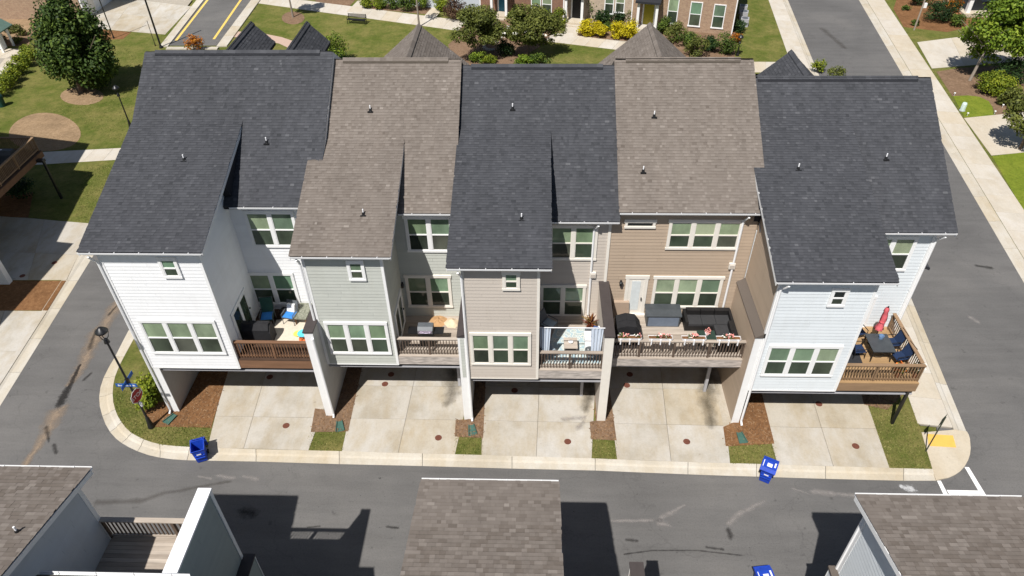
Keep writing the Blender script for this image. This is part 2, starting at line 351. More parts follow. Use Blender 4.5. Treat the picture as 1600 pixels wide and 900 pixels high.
# right-hand kerb of the block, then the rounded ramp corner
kr = struct('street_kerb', MB().prism([RK(60,-.5),RK(60,0),RK(62,0),RK(62,-.5)], -.03, .0), A_JOINT)
kerb_run([RK(t*3.1,.0) for t in range(0,25)], [RK(t*3.1,-.62) for t in range(0,25)], kr, 1)
ramp_poly = C_out + [RK(0,-.62)] + GP([(1439,675),(1457,733)]) + [W_out[-1]]
corner = struct('corner_ramp', MB().prism(ramp_poly, -.05, .06), A_WALK)
obj('tactile_pad', MB().prism([G(x,y,.07) for x,y in ((1449,678),(1489,680.5),(1494,699),(1451,696.5))], .05, .075), A_TACTILE, corner)
walk_r = struct('sidewalk_near_houses', MB().prism([RK(0.1,-2.1),RK(0.1,-.7),RK(71,-.7),RK(71,-2.1)], .0, .085), A_JOINT)
quad_slabs(walk_r, [RK(.1,-2.25),RK(72,-2.25),RK(72,-.63),RK(.1,-.63)], 1, 40, .118, A_WALK)
# crossing lines and asphalt marks
def paint(name, pts, parent=road, mat=A_WHITEPAINT, z=.010): obj(name, MB().prism([G(x,y,z) for x,y in pts], z-.004, z), mat, parent)
paint('crossing_line', [(1464,751),(1470,751),(1482,774),(1475,774)])
paint('crossing_line', [(1479,765.5),(1530,766.5),(1534,772.5),(1483,772)], z=.0145)
paint('crossing_line', [(1507,729.5),(1514,730),(1541,774),(1533,774)], z=.0125)

# ---- driveways (cast slabs) and planting beds between them
def drive(name, q, us=(0,.5,1), vs=(0,.30,.62,1), z=.112):
    q = [G(x,y,.11) for x,y in q]
    d = struct(name, MB().prism(q, .06, .10), A_JOINT)
    quad_slabs(d, q, 2, 3, z, A_CONC, us=list(us), vs=list(vs)); return d
drives = [drive('driveway', [(324,699.3),(361,550),(539,550),(482,703.6)], (0,.36,1)),
          drive('driveway', [(534,705.2),(567,548),(748,548),(711,710)]),
          drive('driveway', [(752,711.2),(757,548),(933,548),(924.5,716.3)], (0,.5,1)),
          drive('driveway', [(964,718),(943,548),(1122,548),(1141,724)], (0,.48,1)),
          drive('driveway', [(1215,726.2),(1166,548),(1327,548),(1390,731.2)])]
beds = [([(221,642),(229,656),(236,667),(269,666.5),(330,668),(367,545),(300,545),(262,628),(243,628)], A_MULCH),
        ([(492,638),(485.5,675),(544,674),(572,545),(540,545),(515,641)], A_STRAW),
        ([(712,656),(710.5,682),(755,684),(761,545),(745,545),(735,655)], A_STRAW),
        ([(921.5,659),(923.5,686),(963.5,688),(944,545),(925,545),(931,657)], A_STRAW),
        ([(1130,667),(1134,697),(1210,693),(1173,545),(1112,545),(1146,660)], A_MULCH),
        ([(1328,545),(1350,632),(1386,640),(1415,612),(1395,545)], A_STRAW)]
obj('slab', flat([G(x,y,.116) for x,y in ((1105,548),(1145,548),(1149,661),(1131,668))], .116, .05), A_CONC, drives[3])
for poly,m in beds: struct('planting_bed', flat([G(x,y,.118) for x,y in poly], .118, .06), m)

# ---- across the left street
kl = struct('left_block_kerb', MB().prism([LK(-30,-.4),LK(-30,0),LK(-28,0),LK(-28,-.4)], -.03, 0), A_JOINT)
kerb_run([LK(-8+t*2.6,0) for t in range(0,14)], [LK(-8+t*2.6,-.95) for t in range(0,14)], kl, 1)
lawn_l = struct('left_lawn', flat([LK(-20,-.9),LK(28,-.9),G(343,76),G(200,-60),(-140,120),(-140,-20)], .1, .12), A_GREEN)
d = struct('left_driveway', MB().prism([G(x,y,.11) for x,y in ((-60,330),(144,350),(103,437),(-60,437))], .05, .101), A_JOINT)
quad_slabs(d, [G(-75,437.5,.11),G(-75,332,.11),G(146,349.5,.11),G(104,437.5,.11)], 3, 2, .115, A_CONC, us=[0,.36,.66,1], vs=[0,.42,1])
d = struct('left_driveway', MB().prism([G(x,y,.11) for x,y in ((-60,485),(73,486),(0,600),(-60,640))], .05, .101), A_JOINT)
quad_slabs(d, [G(-60,620,.11),G(-60,485,.11),G(74,486,.11),G(-12,620,.11)], 2, 2, .115, A_CONC)
struct('planting_bed', flat([G(x,y,.11) for x,y in ((-60,438),(103,438.5),(74,485),(-60,485))], .11, .05), A_MULCH)
d = struct('garden_path', MB().prism([G(x,y,.11) for x,y in ((50,238),(230,229),(230,246),(50,258))], .05, .101), A_JOINT)
quad_slabs(d, [G(30,259,.11),G(60,238,.11),G(235,229,.11),G(225,247,.11)], 6, 1, .112, A_WALK)
ell = [G(70+56*math.cos(a)+3*math.sin(2*a), 206+30*math.sin(a), .115) for a in [i*math.pi/14 for i in range(28)]]
struct('straw_circle', flat(ell, .115, .05), A_TAN)
struct('planting_bed', flat([G(x,y,.112) for x,y in ((-40,320),(2,302),(52,300),(44,340),(-40,337))], .112, .05), A_MULCH)
# top left: mulch slope, pavement, hedge bed
struct('straw_slope', flat([G(x,y,.112) for x,y in ((-90,-40),(70,-40),(60,44),(46,58),(-90,60))], .112, .05), A_TAN)
struct('planting_bed', flat([G(x,y,.116) for x,y in ((-90,58),(48,58),(45,72),(-90,72))], .116, .05), A_STRAW)
d = struct('garden_path', MB().prism([G(x,y,.11) for x,y in ((-40,76),(46,76),(20,104),(-40,150))], .05, .101), A_JOINT)
quad_slabs(d, [G(-60,91,.11),G(-60,76,.11),G(47,76,.11),G(10,91,.11)], 5, 1, .113, A_WALK)
quad_slabs(d, [G(-60,170,.11),G(8,91.5,.11),G(32,91.5,.11),G(-25,170,.11)], 1, 5, .116, A_WALK)
struct('bare_ring', flat([G(128+34*math.cos(a), 150+14*math.sin(a), .114) for a in [i*math.pi/10 for i in range(20)]], .114, .05), A_TAN)
# ---- stub road with parking lines, its kerb and the driveway beside it
stub = struct('parking_stub_road', flat([G(262,71,.13),G(338,71,.13),G(470,-90,.13),G(390,-90,.13)], .13, .1), A_ROAD)
for a,b in (((275,63),(324,0)),((334,61),(376,0))):
    ax,ay = G(*a,.14); bx,by = G(*b,.14); dv = (Vector((bx,by))-Vector((ax,ay))); bx,by = ax+dv.x*2.2, ay+dv.y*2.2
    nn = Vector((dv.y,-dv.x)).normalized()*.13
    obj('parking_line', MB().prism([(ax-nn.x,ay-nn.y),(ax+nn.x,ay+nn.y),(bx+nn.x,by+nn.y),(bx-nn.x,by-nn.y)], .131, .1355), A_YELLOW, stub)
sk = struct('stub_kerb', MB().prism([G(262,71,.1),G(264,73,.1),G(330,73,.1),G(330,71,.1)], .05, .09), A_JOINT)
def strip(pa, pb, w0, w1, n, z, mat, parent, name='kerb_segment', h=.2):
    a,b = Vector(G(*pa,z)), Vector(G(*pb,z)); dv = (b-a); nn = Vector((dv.y,-dv.x)).normalized()
    for i in range(n):
        p,q = a+dv*((i+.004)/n), a+dv*((i+.996)/n)
        obj(name, MB().prism([tuple(p+nn*w0),tuple(p+nn*w1),tuple(q+nn*w1),tuple(q+nn*w0)], z-h, z), mat, parent)
strip((262,72),(318,0), -.85, 0, 5, .22, A_KERB, sk); strip((318,0),(390,-92), -.85, 0, 5, .22, A_KERB, sk)
strip((338,72),(392,0), 0, 1.05, 5, .22, A_KERB, sk); strip((392,0),(460,-92), 0, 1.05, 5, .22, A_KERB, sk)
strip((262,73),(342,73), 0, .55, 3, .22, A_KERB, sk)
d = struct('upper_left_driveway', MB().prism([G(x,y,.1) for x,y in ((132,42),(258,54),(300,0),(170,-10))], .05, .101), A_JOINT)
quad_slabs(d, [G(130,43,.11),G(166,-6,.11),G(299,10,.11),G(258,54,.11)], 3, 2, .116, A_CONC)
struct('planting_bed', flat([G(x,y,.114) for x,y in ((139,44),(205,50),(192,61),(160,62),(140,55))], .114, .05), A_MULCH)
# ---- the green behind the townhouses: pavements, brick path, beds
green = struct('green', flat([G(340,76),G(395,2),G(480,-60),G(1226,-60),RK(62,-2.2),RK(38,-2.2),(0,62),(-14,60)], .1, .12), A_GREEN)
wk = struct('upper_sidewalk', MB().prism([G(x,y,.11) for x,y in ((392,0),(560,14),(712,36),(706,46),(480,16),(400,4))], .05, .105), A_JOINT)
quad_slabs(wk, [G(396,4,.115),G(402,-9,.115),G(730,33,.115),G(716,48,.115)], 14, 1, .120, A_WALK)
quad_slabs(wk, [G(541,19,.115),G(566,-6,.115),G(584,-6,.115),G(564,19,.115)], 1, 3, .124, A_WALK)
quad_slabs(wk, [G(655,34,.115),G(690,-6,.115),G(706,-6,.115),G(676,34,.115)], 1, 4, .124, A_WALK)
w2 = struct('entry_walk', MB().prism([G(x,y,.11) for x,y in ((860,58),(990,76),(1000,64),(870,52))], .05, .105), A_JOINT)
quad_slabs(w2, [G(850,64,.115),G(866,51,.115),G(1010,70,.115),G(1000,82,.115)], 7, 1, .120, A_WALK)
quad_slabs(w2, [G(878,58,.115),G(886,36,.115),G(908,36,.115),G(901,60,.115)], 1, 3, .124, A_WALK)
w3 = struct('cross_walk', MB().prism([G(x,y,.11) for x,y in ((1100,96),(1230,98),(1230,106),(1100,110))], .05, .105), A_JOINT)
quad_slabs(w3, [G(1090,113,.115),G(1090,96,.115),G(1250,97,.115),G(1250,113,.115)], 6, 1, .120, A_WALK)
bp = [(352,50),(370,49),(390,50),(415,53),(440,58),(470,68)]; bq = [(340,58),(368,58),(390,59),(412,63),(436,68),(462,80)]
struct('brick_path', MB().add([(*G(x,y,.118),.118) for x,y in bp+bq], [(i,i+1,len(bp)+i+1,len(bp)+i) for i in range(len(bp)-1)]), A_BRICKPATH)
for poly,m in (([(585,0),(690,-10),(668,22),(600,16),(568,14)], A_STRAW), ([(700,20),(850,25),(880,50),(860,62),(800,100),(710,104),(700,70),(722,50)], A_STRAW), ([(905,36),(1010,50),(1000,66),(900,57)], A_STRAW),
               ([(1020,50),(1150,50),(1148,90),(1040,96)], A_STRAW), ([(480,-8),(560,-6),(545,11),(500,6)], A_STRAW)):
    struct('planting_bed', flat([G(x,y,.114) for x,y in poly], .114, .05), m)
struct('bare_ring', flat([G(458+18*math.cos(a), 28+10*math.sin(a), .113) for a in [i*math.pi/8 for i in range(16)]], .113, .05), A_STRAW)
# ---- across the right street
rw = 8.35
kr2 = struct('far_street_kerb', MB().prism([RK(60,rw),RK(60,rw+.4),RK(62,rw+.4),RK(62,rw)], -.03, .0), A_JOINT)
kA = Vector(G(1600,442,.01)); kB = Vector(G(1342,0,.01)); kdv = (kB-kA).normalized(); knn = Vector((kdv.y,-kdv.x))
def FK(t, off=0): p = kA+kdv*t+knn*off; return (p.x,p.y)
kerb_run([FK(-12+t*3.1) for t in range(0,30)], [FK(-12+t*3.1,.75) for t in range(0,30)], kr2, 1)
lawn_r = struct('right_lawn', flat([FK(-14,.7),FK(90,.7),FK(90,90),FK(-14,90)], .1, .12), A_GREEN)
w4 = struct('far_sidewalk', MB().prism([FK(-12,.8),FK(80,.8),FK(80,2.6),FK(-12,2.6)], .05, .105), A_JOINT)
quad_slabs(w4, [FK(-12,.77),FK(80,.77),FK(80,2.75),FK(-12,2.75)], 1, 42, .120, A_WALK)
for q,nu in (([(1456,107),(1433,66),(1640,40),(1660,90)],4), ([(1549,243),(1506,184.5),(1700,165),(1740,225)],3)):
    d = struct('right_driveway', MB().prism([G(x,y,.11) for x,y in q], .05, .106), A_JOINT)
    quad_slabs(d, [G(x,y,.115) for x,y in q], nu, 1, .122, A_WALK)
struct('planting_bed', flat([G(x,y,.114) for x,y in ((1396,14),(1412,42),(1480,50),(1498,46),(1640,20),(1600,-30),(1410,-30))], .114, .05), A_MULCH)
struct('planting_bed', flat([G(x,y,.114) for x,y in ((1463,112),(1488,150),(1525,150),(1550,165),(1556,180),(1640,172),(1620,100),(1500,106))], .114, .05), A_STRAW)
struct('bright_lawn', flat([G(x,y,.116) for x,y in ((1489,150),(1512,149),(1530,151),(1545,158),(1551,168),(1552,181),(1507,183))], .116, .05), A_GRASS2)
struct('bright_lawn', flat([G(x,y,.116) for x,y in ((1550,244),(1700,226),(1760,330),(1602,334))], .116, .05), A_GRASS2)

# ---- marks on the asphalt
D_SAND = decal('sand_stain',(.31,.235,.17),.46,.95,1.8,strength=.7); D_DARK = decal('dark_stain',(.03,.028,.026),.56,1.0,4,strength=.6); D_PALE = decal('pale_scuff',(.36,.33,.31),.56,1.1,3,strength=.5)
D_SKID = decal('skid_mark',(.025,.023,.022),.56,.8,6,stretch=(1,1,1),strength=.7); D_WHITE = decal('white_spill',(.6,.6,.6),.6,.85,7,strength=.7); D_DAMP = decal('damp_stain',(.08,.07,.06),.5,1.0,1.5,strength=.35)
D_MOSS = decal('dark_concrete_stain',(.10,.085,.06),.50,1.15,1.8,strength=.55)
z1 = .008
stain('sand_stain', left_street, [(185,470,.35),(178,482,.55),(160,515,.5),(150,532,.45)], D_SAND, z1+.002)
stain('sand_stain', left_street, [(150,520,.6),(140,545,.55),(130,568,.45),(115,592,.35),(105,602,.2)], D_SAND, z1+.003)
stain('sand_stain', left_street, [(100,636,.3),(88,645,.62),(80,660,.66),(72,675,.4),(58,700,.28),(48,712,.22),(40,725,.3)], D_SAND, z1+.004)
stain('skid_mark', left_street, [(125,570,.12),(112,598,.2),(100,618,.35),(93,632,.35)], D_SKID, z1+.006)
stain('dark_stain', left_street, [(150,515,.1),(140,545,.25)], D_DARK, z1+.007); stain('dark_stain', left_street, [(182,478,.1),(170,492,.15)], D_DARK, z1+.007)
stain('dark_stain', left_street, [(72,668,.2),(76,690,.1)], D_DARK, z1+.007)
stain('dark_stain', road, [(84,695,.18),(88,707,.18)], D_DARK, z1); stain('dark_stain', left_street, [(131,594,.15),(143,582,.13)], D_DARK, z1+.005)
for a in ([(310,744,.1),(330,748,.1)],[(340,743,.14),(366,747,.2)],[(380,744,.14),(402,748,.2)],[(1030,810,.16),(1045,803,.22),(1070,789,.1)],[(1138,818,.2),(1155,803,.24),(1195,783,.12)],
          [(955,814,.12),(1030,813,.14)],[(1238,763,.08),(1265,772,.06)],[(1270,768,.25),(1340,775,.2)],[(1030,818,.25),(1048,822,.12)]):
    stain('pale_scuff', road, a, D_PALE, z1)
for a in ([(1138,828,.2),(1141,838,.26)],[(978,843,.12),(996,845,.12)],[(1104,855,.1),(1130,859,.1)],[(975,866,.06),(1020,860,.06),(1090,860,.06),(1160,868,.06)],[(604,823,.1),(622,825,.1)],[(380,800,.5),(395,802,.45)],
          [(480,824,.06),(500,822,.06)]):
    stain('dark_stain', road, a, D_DARK, z1)
stain('damp_stain', road, [(150,785,.2),(220,783,.22),(255,771,.2),(300,763,.15),(360,752,.1)], D_DAMP, z1)
stain('white_spill', road, [(1408,760,.2),(1425,764,.35)], D_WHITE, z1)
stain('pale_scuff', right_street, [(1515,495,.25),(1528,503,.25)], D_PALE, z1+.003); stain('damp_stain', right_street, [(1526,415,.22),(1550,419,.25)], D_DARK, z1+.003)
stain('pale_scuff', right_street, [(1285,45,.5),(1320,75,.4)], D_DAMP, z1+.003)
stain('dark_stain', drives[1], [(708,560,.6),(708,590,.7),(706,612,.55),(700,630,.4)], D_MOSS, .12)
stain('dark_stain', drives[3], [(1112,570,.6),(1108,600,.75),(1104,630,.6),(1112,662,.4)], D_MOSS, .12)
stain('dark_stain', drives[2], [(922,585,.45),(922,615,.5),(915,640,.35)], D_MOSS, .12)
stain('pale_scuff', drives[2], [(880,655,.2),(915,652,.35),(905,668,.35)], D_PALE, .12)

# ---- loose blades and chips that fray the edges of lawns and beds
def scatter(name, parent, polys, n, z, mat, make, seed):
    rnd = random.Random(seed); mb = MB()
    for poly,share in polys:
        xs = [p[0] for p in poly]; ys = [p[1] for p in poly]; k = 0; want = int(n*share)
        while k < want:
            x,y = rnd.uniform(min(xs),max(xs)), rnd.uniform(min(ys),max(ys)); c = False; j = len(poly)-1
            for i in range(len(poly)):
                if (poly[i][1] > y) != (poly[j][1] > y) and x < (poly[j][0]-poly[i][0])*(y-poly[i][1])/(poly[j][1]-poly[i][1])+poly[i][0]: c = not c
                j = i
            if c: make(mb, x+rnd.gauss(0,.03), y+rnd.gauss(0,.03), z, rnd); k += 1
    return obj(name, mb, mat, parent, kind='stuff')
def blade(mb, x, y, z, rnd):
    a = rnd.uniform(0,6.283); h = rnd.uniform(.03,.07); l = rnd.uniform(.01,.07); b = rnd.uniform(0,6.283); w = rnd.uniform(.012,.03)
    mb.add([(x-w*math.cos(a),y-w*math.sin(a),z),(x+w*math.cos(a),y+w*math.sin(a),z),(x+l*math.cos(b),y+l*math.sin(b),z+h)], [(0,1,2)], rnd.random())
def chip(mb, x, y, z, rnd):
    a = rnd.uniform(0,6.283); L = rnd.uniform(.03,.08); w = rnd.uniform(.01,.022); dx,dy = math.cos(a),math.sin(a); t = rnd.uniform(.0,.03)
    mb.add([(x-dx*L-dy*w,y-dy*L+dx*w,z+t),(x-dx*L+dy*w,y-dy*L-dx*w,z+.005),(x+dx*L+dy*w,y+dy*L-dx*w,z+.012+t),(x+dx*L-dy*w,y+dy*L+dx*w,z+.02)], [(0,1,2,3)], rnd.random())
M_BLADE = by_rnd('grass_blade',[(0,(.08,.11,.02)),(.45,(.16,.20,.04)),(.8,(.28,.28,.08)),(1,(.40,.34,.15))],.8,.2,1,translucent=.25)
M_CHIP = by_rnd('mulch_chip',[(0,(.11,.06,.032)),(.5,(.21,.118,.06)),(1,(.32,.20,.11))],.95,.2,1)
fronts = [[G(x,y,.1) for x,y in q] for q in ([(180,600),(178,630),(190,662),(215,684),(250,696),(326,699),(330,664),(236,663),(222,640),(205,590)],[(485,672),(481,704),(536,705.5),(544,671)],[(711,680),(709.5,710.5),(753,711.5),(755,682)],[(923.5,684),(924.5,717),(965,718.5),(963.5,686)],[(1135,695),(1141,724),(1214,727),(1209,691)],[(1346,612),(1390,731.5),(1457,733.5),(1437,672),(1420,618)])]
scatter('grass_blades', lawn, list(zip(fronts,(.36,.07,.06,.06,.12,.33))), 9000, .098, M_BLADE, blade, 3)
farp = [[G(x,y,.1) for x,y in q] for q in ([(130,260),(118,345),(148,349),(185,258)],[(60,170),(150,205),(190,228),(225,100),(190,70),(140,160)])]
scatter('grass_blades', lawn_l, list(zip(farp,(.35,.65))), 6000, .098, M_BLADE, blade, 4)
for i,(q,m_) in enumerate(beds):
    b_ = [G(x,y,.118) for x,y in q]; scatter('mulch_chips', lawn, [(b_,1)], 900 if i in (0,4) else 420, .116, M_CHIP, chip, 20+i)

# ================================================================ TOWNHOUSES
EXPO, TABW = .145, .165
def shingles(mb, O, u, v, L, xr, e=EXPO, tw=TABW):
    """courses of tabs on a roof plane: O eave origin, u along the eave, v up the slope; xr(s) -> (x0,x1) at slope distance s"""
    O,u,v = Vector(O),Vector(u).normalized(),Vector(v).normalized(); n = u.cross(v)
    rows = int(L/e)
    for r in range(rows+1):
        s0 = r*e; s1 = min(s0+e+.02, L)
        if s1-s0 < .03: continue
        a0,b0 = xr(min(s0,L)); a1,b1 = xr(min(s0+e,L)); a,b = min(a0,a1) if a1<a0 else a1, max(b0,b1) if b1>b0 else b1
        if b-a < .05: continue
        x = a - random.random()*tw; rowd = random.uniform(-.025,.025)
        while x < b:
            w = tw*random.uniform(.55,1.35); x0,x1 = max(x,a), min(x+w,b); x += w
            if x1-x0 < .03: continue
            hi = random.random() < .5
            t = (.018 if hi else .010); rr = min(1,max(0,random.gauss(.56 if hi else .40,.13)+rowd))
            if random.random() < .04: rr = min(1,rr+.22)
            def P(x_,s_,h): return O+u*x_+v*s_+n*h
            sm = s0+e*.76
            vs = [P(x0,s0,t),P(x1,s0,t),P(x1,sm,t*.5+.002),P(x0,sm,t*.5+.002),P(x1,s1,.003),P(x0,s1,.003),P(x0,s0,-.01),P(x1,s0,-.01)]
            b_ = len(mb.v); mb.v += [tuple(q) for q in vs]
            mb.f += [(b_,b_+1,b_+2,b_+3),(b_+3,b_+2,b_+4,b_+5),(b_+6,b_+7,b_+1,b_),(b_,b_+3,b_+6),(b_+1,b_+7,b_+2)]
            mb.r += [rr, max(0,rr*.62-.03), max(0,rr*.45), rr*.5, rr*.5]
def lap(parent, mat, a0, a1, z0, z1, plane, axis='y', sgn=-1, e=.185, ztop=None, lo=None):
    """lap boards, one piece each, on a wall face; axis = the face's normal, a = run along the wall; ztop(a) cuts them under a sloping roof"""
    z = z0
    while z < z1-.02:
        zt = min(z+e, z1); l,r = a0,a1
        if ztop:
            if ztop(a1) >= ztop(a0):
                while l < a1 and ztop(l) < zt: l += .04
            else:
                while r > a0 and ztop(r) < zt: r -= .04
        if r-l > .08:
            p = [(plane+sgn*.021,z),(plane+sgn*.005,zt+.0),(plane-sgn*.02,zt),(plane-sgn*.02,z)]
            cuts = [l, random.uniform(l+.5,r-.5), r] if r-l > 2.2 and random.random() < .75 else [l, r]
            for q in range(len(cuts)-1):
                mb = MB(); (mb.extr_x if axis=='y' else mb.extr_y)(p, cuts[q]+(.004 if q else 0), cuts[q+1])
                obj('plank', mb, mat, parent)
        z += e
def gutter(parent, x0, x1, y, z, sgn=-1):
    m = MB(); m.extr_x([(y,z-.0),(y+sgn*.09,z-.0),(y+sgn*.105,z+.085),(y+sgn*.088,z+.085),(y+sgn*.08,z+.015),(y,z+.015)], x0, x1)
    g_ = obj('gutter', m, GUT, parent)
    k = max(2, int((x1-x0)/1.0)); hb = None
    for i in range(k):
        x = x0+(i+.5)*(x1-x0)/k
        obj('gutter_strap', box(x-.012,x+.012,min(y,y+sgn*.10),max(y,y+sgn*.10),z+.086,z+.098), GUT, g_)
    return g_
def downspout(parent, pts, r=.055, mat=GUT):
    return obj('downspout', MB().tube(pts, r, 6), mat, parent)
def vent_pipe(roof, p, n, boot=True):
    p = Vector(p)
    m = MB(); m.box(p.x-.13,p.x+.13,p.y-.13,p.y+.10,p.z-.10,p.z+.0); m.lathe([(.09,-.03),(.05,.10),(.04,.12)], p, 10)
    f = obj('vent_flashing', m, BLACK, roof)
    obj('vent_pipe', MB().tube([p,p+Vector((0,0,.27))], .03, 8), CAP_W, f)
def window(parent, x0, x1, z0, z1, Y, units=1, trim=TRIMW, sill=True, up=PANE_U, low=PANE_L, tw=.115, mull=.17, single_pane=False, head=0.0):
    """glass from x0..x1, z0..z1 on a wall facing the alley; casing, mullions and sashes stand proud of the boards"""
    m = MB(); yf = Y-.085; yb = Y+.01
    m.box(x0-tw,x0,yf,yb,z0,z1); m.box(x1,x1+tw,yf,yb,z0,z1)
    m.box(x0-tw-head,x1+tw+head,yf-.012,yb,z1,z1+tw+.04); m.box(x0-tw-head*.5,x1+tw+head*.5,yf-.012,yb,z0-tw*.9,z0)
    w = (x1-x0-(units-1)*mull)/units
    for i in range(1,units): xm = x0+i*w+(i-1)*mull; m.box(xm,xm+mull,yf,yb,z0,z1)
    win = obj('window', m, trim, parent)
    zm = (z0+z1)/2
    for i in range(units):
        a = x0+i*(w+mull); b = a+w
        if single_pane:
            obj('pane', box(a+.02,b-.02,Y-.04,Y,z0+.02,z1-.02), low, win); continue
        fr = MB(); t = .035
        fr.box(a,a+t,Y-.07,Y,z0,z1); fr.box(b-t,b,Y-.07,Y,z0,z1); fr.box(a+t,b-t,Y-.07,Y,z1-t,z1); fr.box(a+t,b-t,Y-.072,Y,z0,z0+t); fr.box(a+t,b-t,Y-.075,Y,zm-.03,zm+.03)
        obj('sash', fr, trim, win)
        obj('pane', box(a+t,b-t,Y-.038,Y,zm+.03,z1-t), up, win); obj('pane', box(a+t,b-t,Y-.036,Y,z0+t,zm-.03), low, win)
    return win
def win_px(parent, xl, xr, yt, yb, Y, units=1, **kw):
    a,zt = YP(xl,yt,Y-.03); b,_ = YP(xr,yt,Y-.03); zb = YP((xl+xr)/2,yb,Y-.03)[1]
    return window(parent, a, b, zb, zt, Y, units, **kw)
def railing(deck, p0, p1, zf, posts, wood, bal, ncap=1.05, gap=.135):
    """top rail, bottom rail, posts and single balusters between two points of a deck edge"""
    p0,p1 = Vector((*p0,0)),Vector((*p1,0)); d = p1-p0; L = d.length; d.normalize(); n = Vector((d.y,-d.x,0))
    def bar(name, a, b, w0, w1, z0, z1, mat):
        A,B = p0+d*a, p0+d*b
        return obj(name, MB().prism([tuple((A+n*w0)[:2]),tuple((B+n*w0)[:2]),tuple((B+n*w1)[:2]),tuple((A+n*w1)[:2])], z0, z1), mat, deck)
    bar('top_rail', -.02, L+.02, -.085, .085, zf+ncap-.045, zf+ncap, wood)
    bar('upper_rail', .02, L-.02, -.02, .02, zf+ncap-.135, zf+ncap-.047, wood)
    bar('bottom_rail', .02, L-.02, -.021, .021, zf+.09, zf+.17, wood)
    for t in posts: bar('post', max(0,t*L-.05), min(L,t*L+.05), -.052, .052, zf+.001, zf+ncap-.046, wood if bal is not BAL_D else bal)
    bm = MB().box(-.018,.018,-.018,.018,zf+.06,zf+ncap-.07).mesh('baluster', bal)
    k = int(L/gap); o = Vector(ORG[deck])
    for i in range(1,k):
        s = i*L/k
        if any(abs(s-t*L) < .085 for t in posts): continue
        q = p0+d*s+n*.03-o; link('baluster', bm, deck, (q.x,q.y,-o.z))
def deck(parent, x0, x1, yf, yb, zb, zf, wood, floor, bal, posts, side=None):
    m = box(x0,x1,yf+.06,yb,zf-.12,zf-.045)
    dk = obj('deck', m, STEEL, parent)
    obj('fascia', box(x0,x1,yf,yf+.05,zb,zf-.045), FASC.get(2) if wood is DK[2] else wood, dk)
    y = yf+.0; w = .142
    while y < yb-.02:
        obj('deck_board', box(x0+.0,x1-.0,y,min(y+w-.008,yb),zf-.043,zf+random.uniform(0,.004)), floor, dk); y += w
    railing(dk, (x0+.02,yf+.16), (x1-.02,yf+.16), zf, posts, wood, bal)
    return dk
def beam(parent, x0, x1, y, z, d=.16):
    obj('steel_beam', box(x0,x1,y+.05,y+.25,z-.26,z-.004), STEEL, parent)
    obj('beam_flange', box(x0,x1,y+.0,y+.29,z-.34,z-.262), GREYB, parent)
def main_roof(root, x0, x1, ze, zr, mat_deck, mat_sh, Ye=26.4, Yr=33.0, left_notch=None, rake=TRIMW):
    """eave z at Ye, ridge at Yr, mirror slope behind; returns the roof part and its slope"""
    m = (zr-ze)/(Yr-Ye); Yb = 2*Yr-Ye
    s = MB(); s.extr_x([(Ye,ze),(Yr,zr),(Yb,ze),(Yb,ze-.16),(Yr,zr-.18),(Ye,ze-.16)], x0, x1)
    roof = obj('roof', s, mat_deck, root)
    L = math.hypot(Yr-Ye, zr-ze); sh = MB(); v = Vector((0,Yr-Ye,zr-ze))
    shingles(sh, (x0,Ye-.03,ze+.012-.03*m), (1,0,0), v, L, lambda s_: (-.045,x1-x0+.045))
    shingles(sh, (x1,Yb+.03,ze+.012-.03*m), (-1,0,0), Vector((0,-(Yr-Ye),zr-ze)), L, lambda s_: (0,x1-x0), e=.3, tw=.6)
    obj('shingles', sh, mat_sh, roof, kind='stuff')
    cap = MB(); w = .16
    x = x0
    while x < x1-.05:
        xe = min(x+.3,x1); h = random.uniform(.045,.06)
        cap.add([(x,Yr-w,zr-w*m+h),(xe,Yr-w,zr-w*m+h-.01),(xe,Yr,zr+h-.01),(x,Yr,zr+h),(x,Yr+w,zr-w*m+h),(xe,Yr+w,zr-w*m+h-.01),(x,Yr-w,zr-w*m),(xe,Yr-w,zr-w*m)],
                [(0,1,2,3),(3,2,5,4),(6,7,1,0),(0,3,4)], random.uniform(.35,.75)); x = xe
    obj('ridge_cap', cap, mat_sh, roof, kind='stuff')
    obj('ridge_vent', MB().extr_x([(Yr-.2,zr-.2*m+.02),(Yr-.19,zr-.19*m+.085),(Yr,zr+.10),(Yr+.19,zr-.19*m+.085),(Yr+.2,zr-.2*m+.02)], x0+.5, x1-.6), mat_deck, roof)
    c2 = MB(); x = x0+.48
    while x < x1-.6:
        xe = min(x+.3,x1-.58); h = .115
        c2.add([(x,Yr-w,zr-w*m+h),(xe,Yr-w,zr-w*m+h-.008),(xe,Yr,zr+h-.008),(x,Yr,zr+h),(x,Yr+w,zr-w*m+h),(xe,Yr+w,zr-w*m+h-.008)], [(0,1,2,3),(3,2,5,4)], random.uniform(.3,.8)); x = xe
    obj('ridge_vent_cap', c2, mat_sh, roof, kind='stuff')
    return roof, m
def rake_board(root, x, Ye, ze, Yr, zr, mat=TRIMW, t=.03, w=.2, sgn=1):
    y1 = Yr; obj('rake_board', MB().extr_x([(Ye,ze-.03),(Yr,zr-.03),(Yr,zr-w-.03),(Ye,ze-w-.03)], *sorted((x+sgn*.002,x+sgn*t))), mat, root)
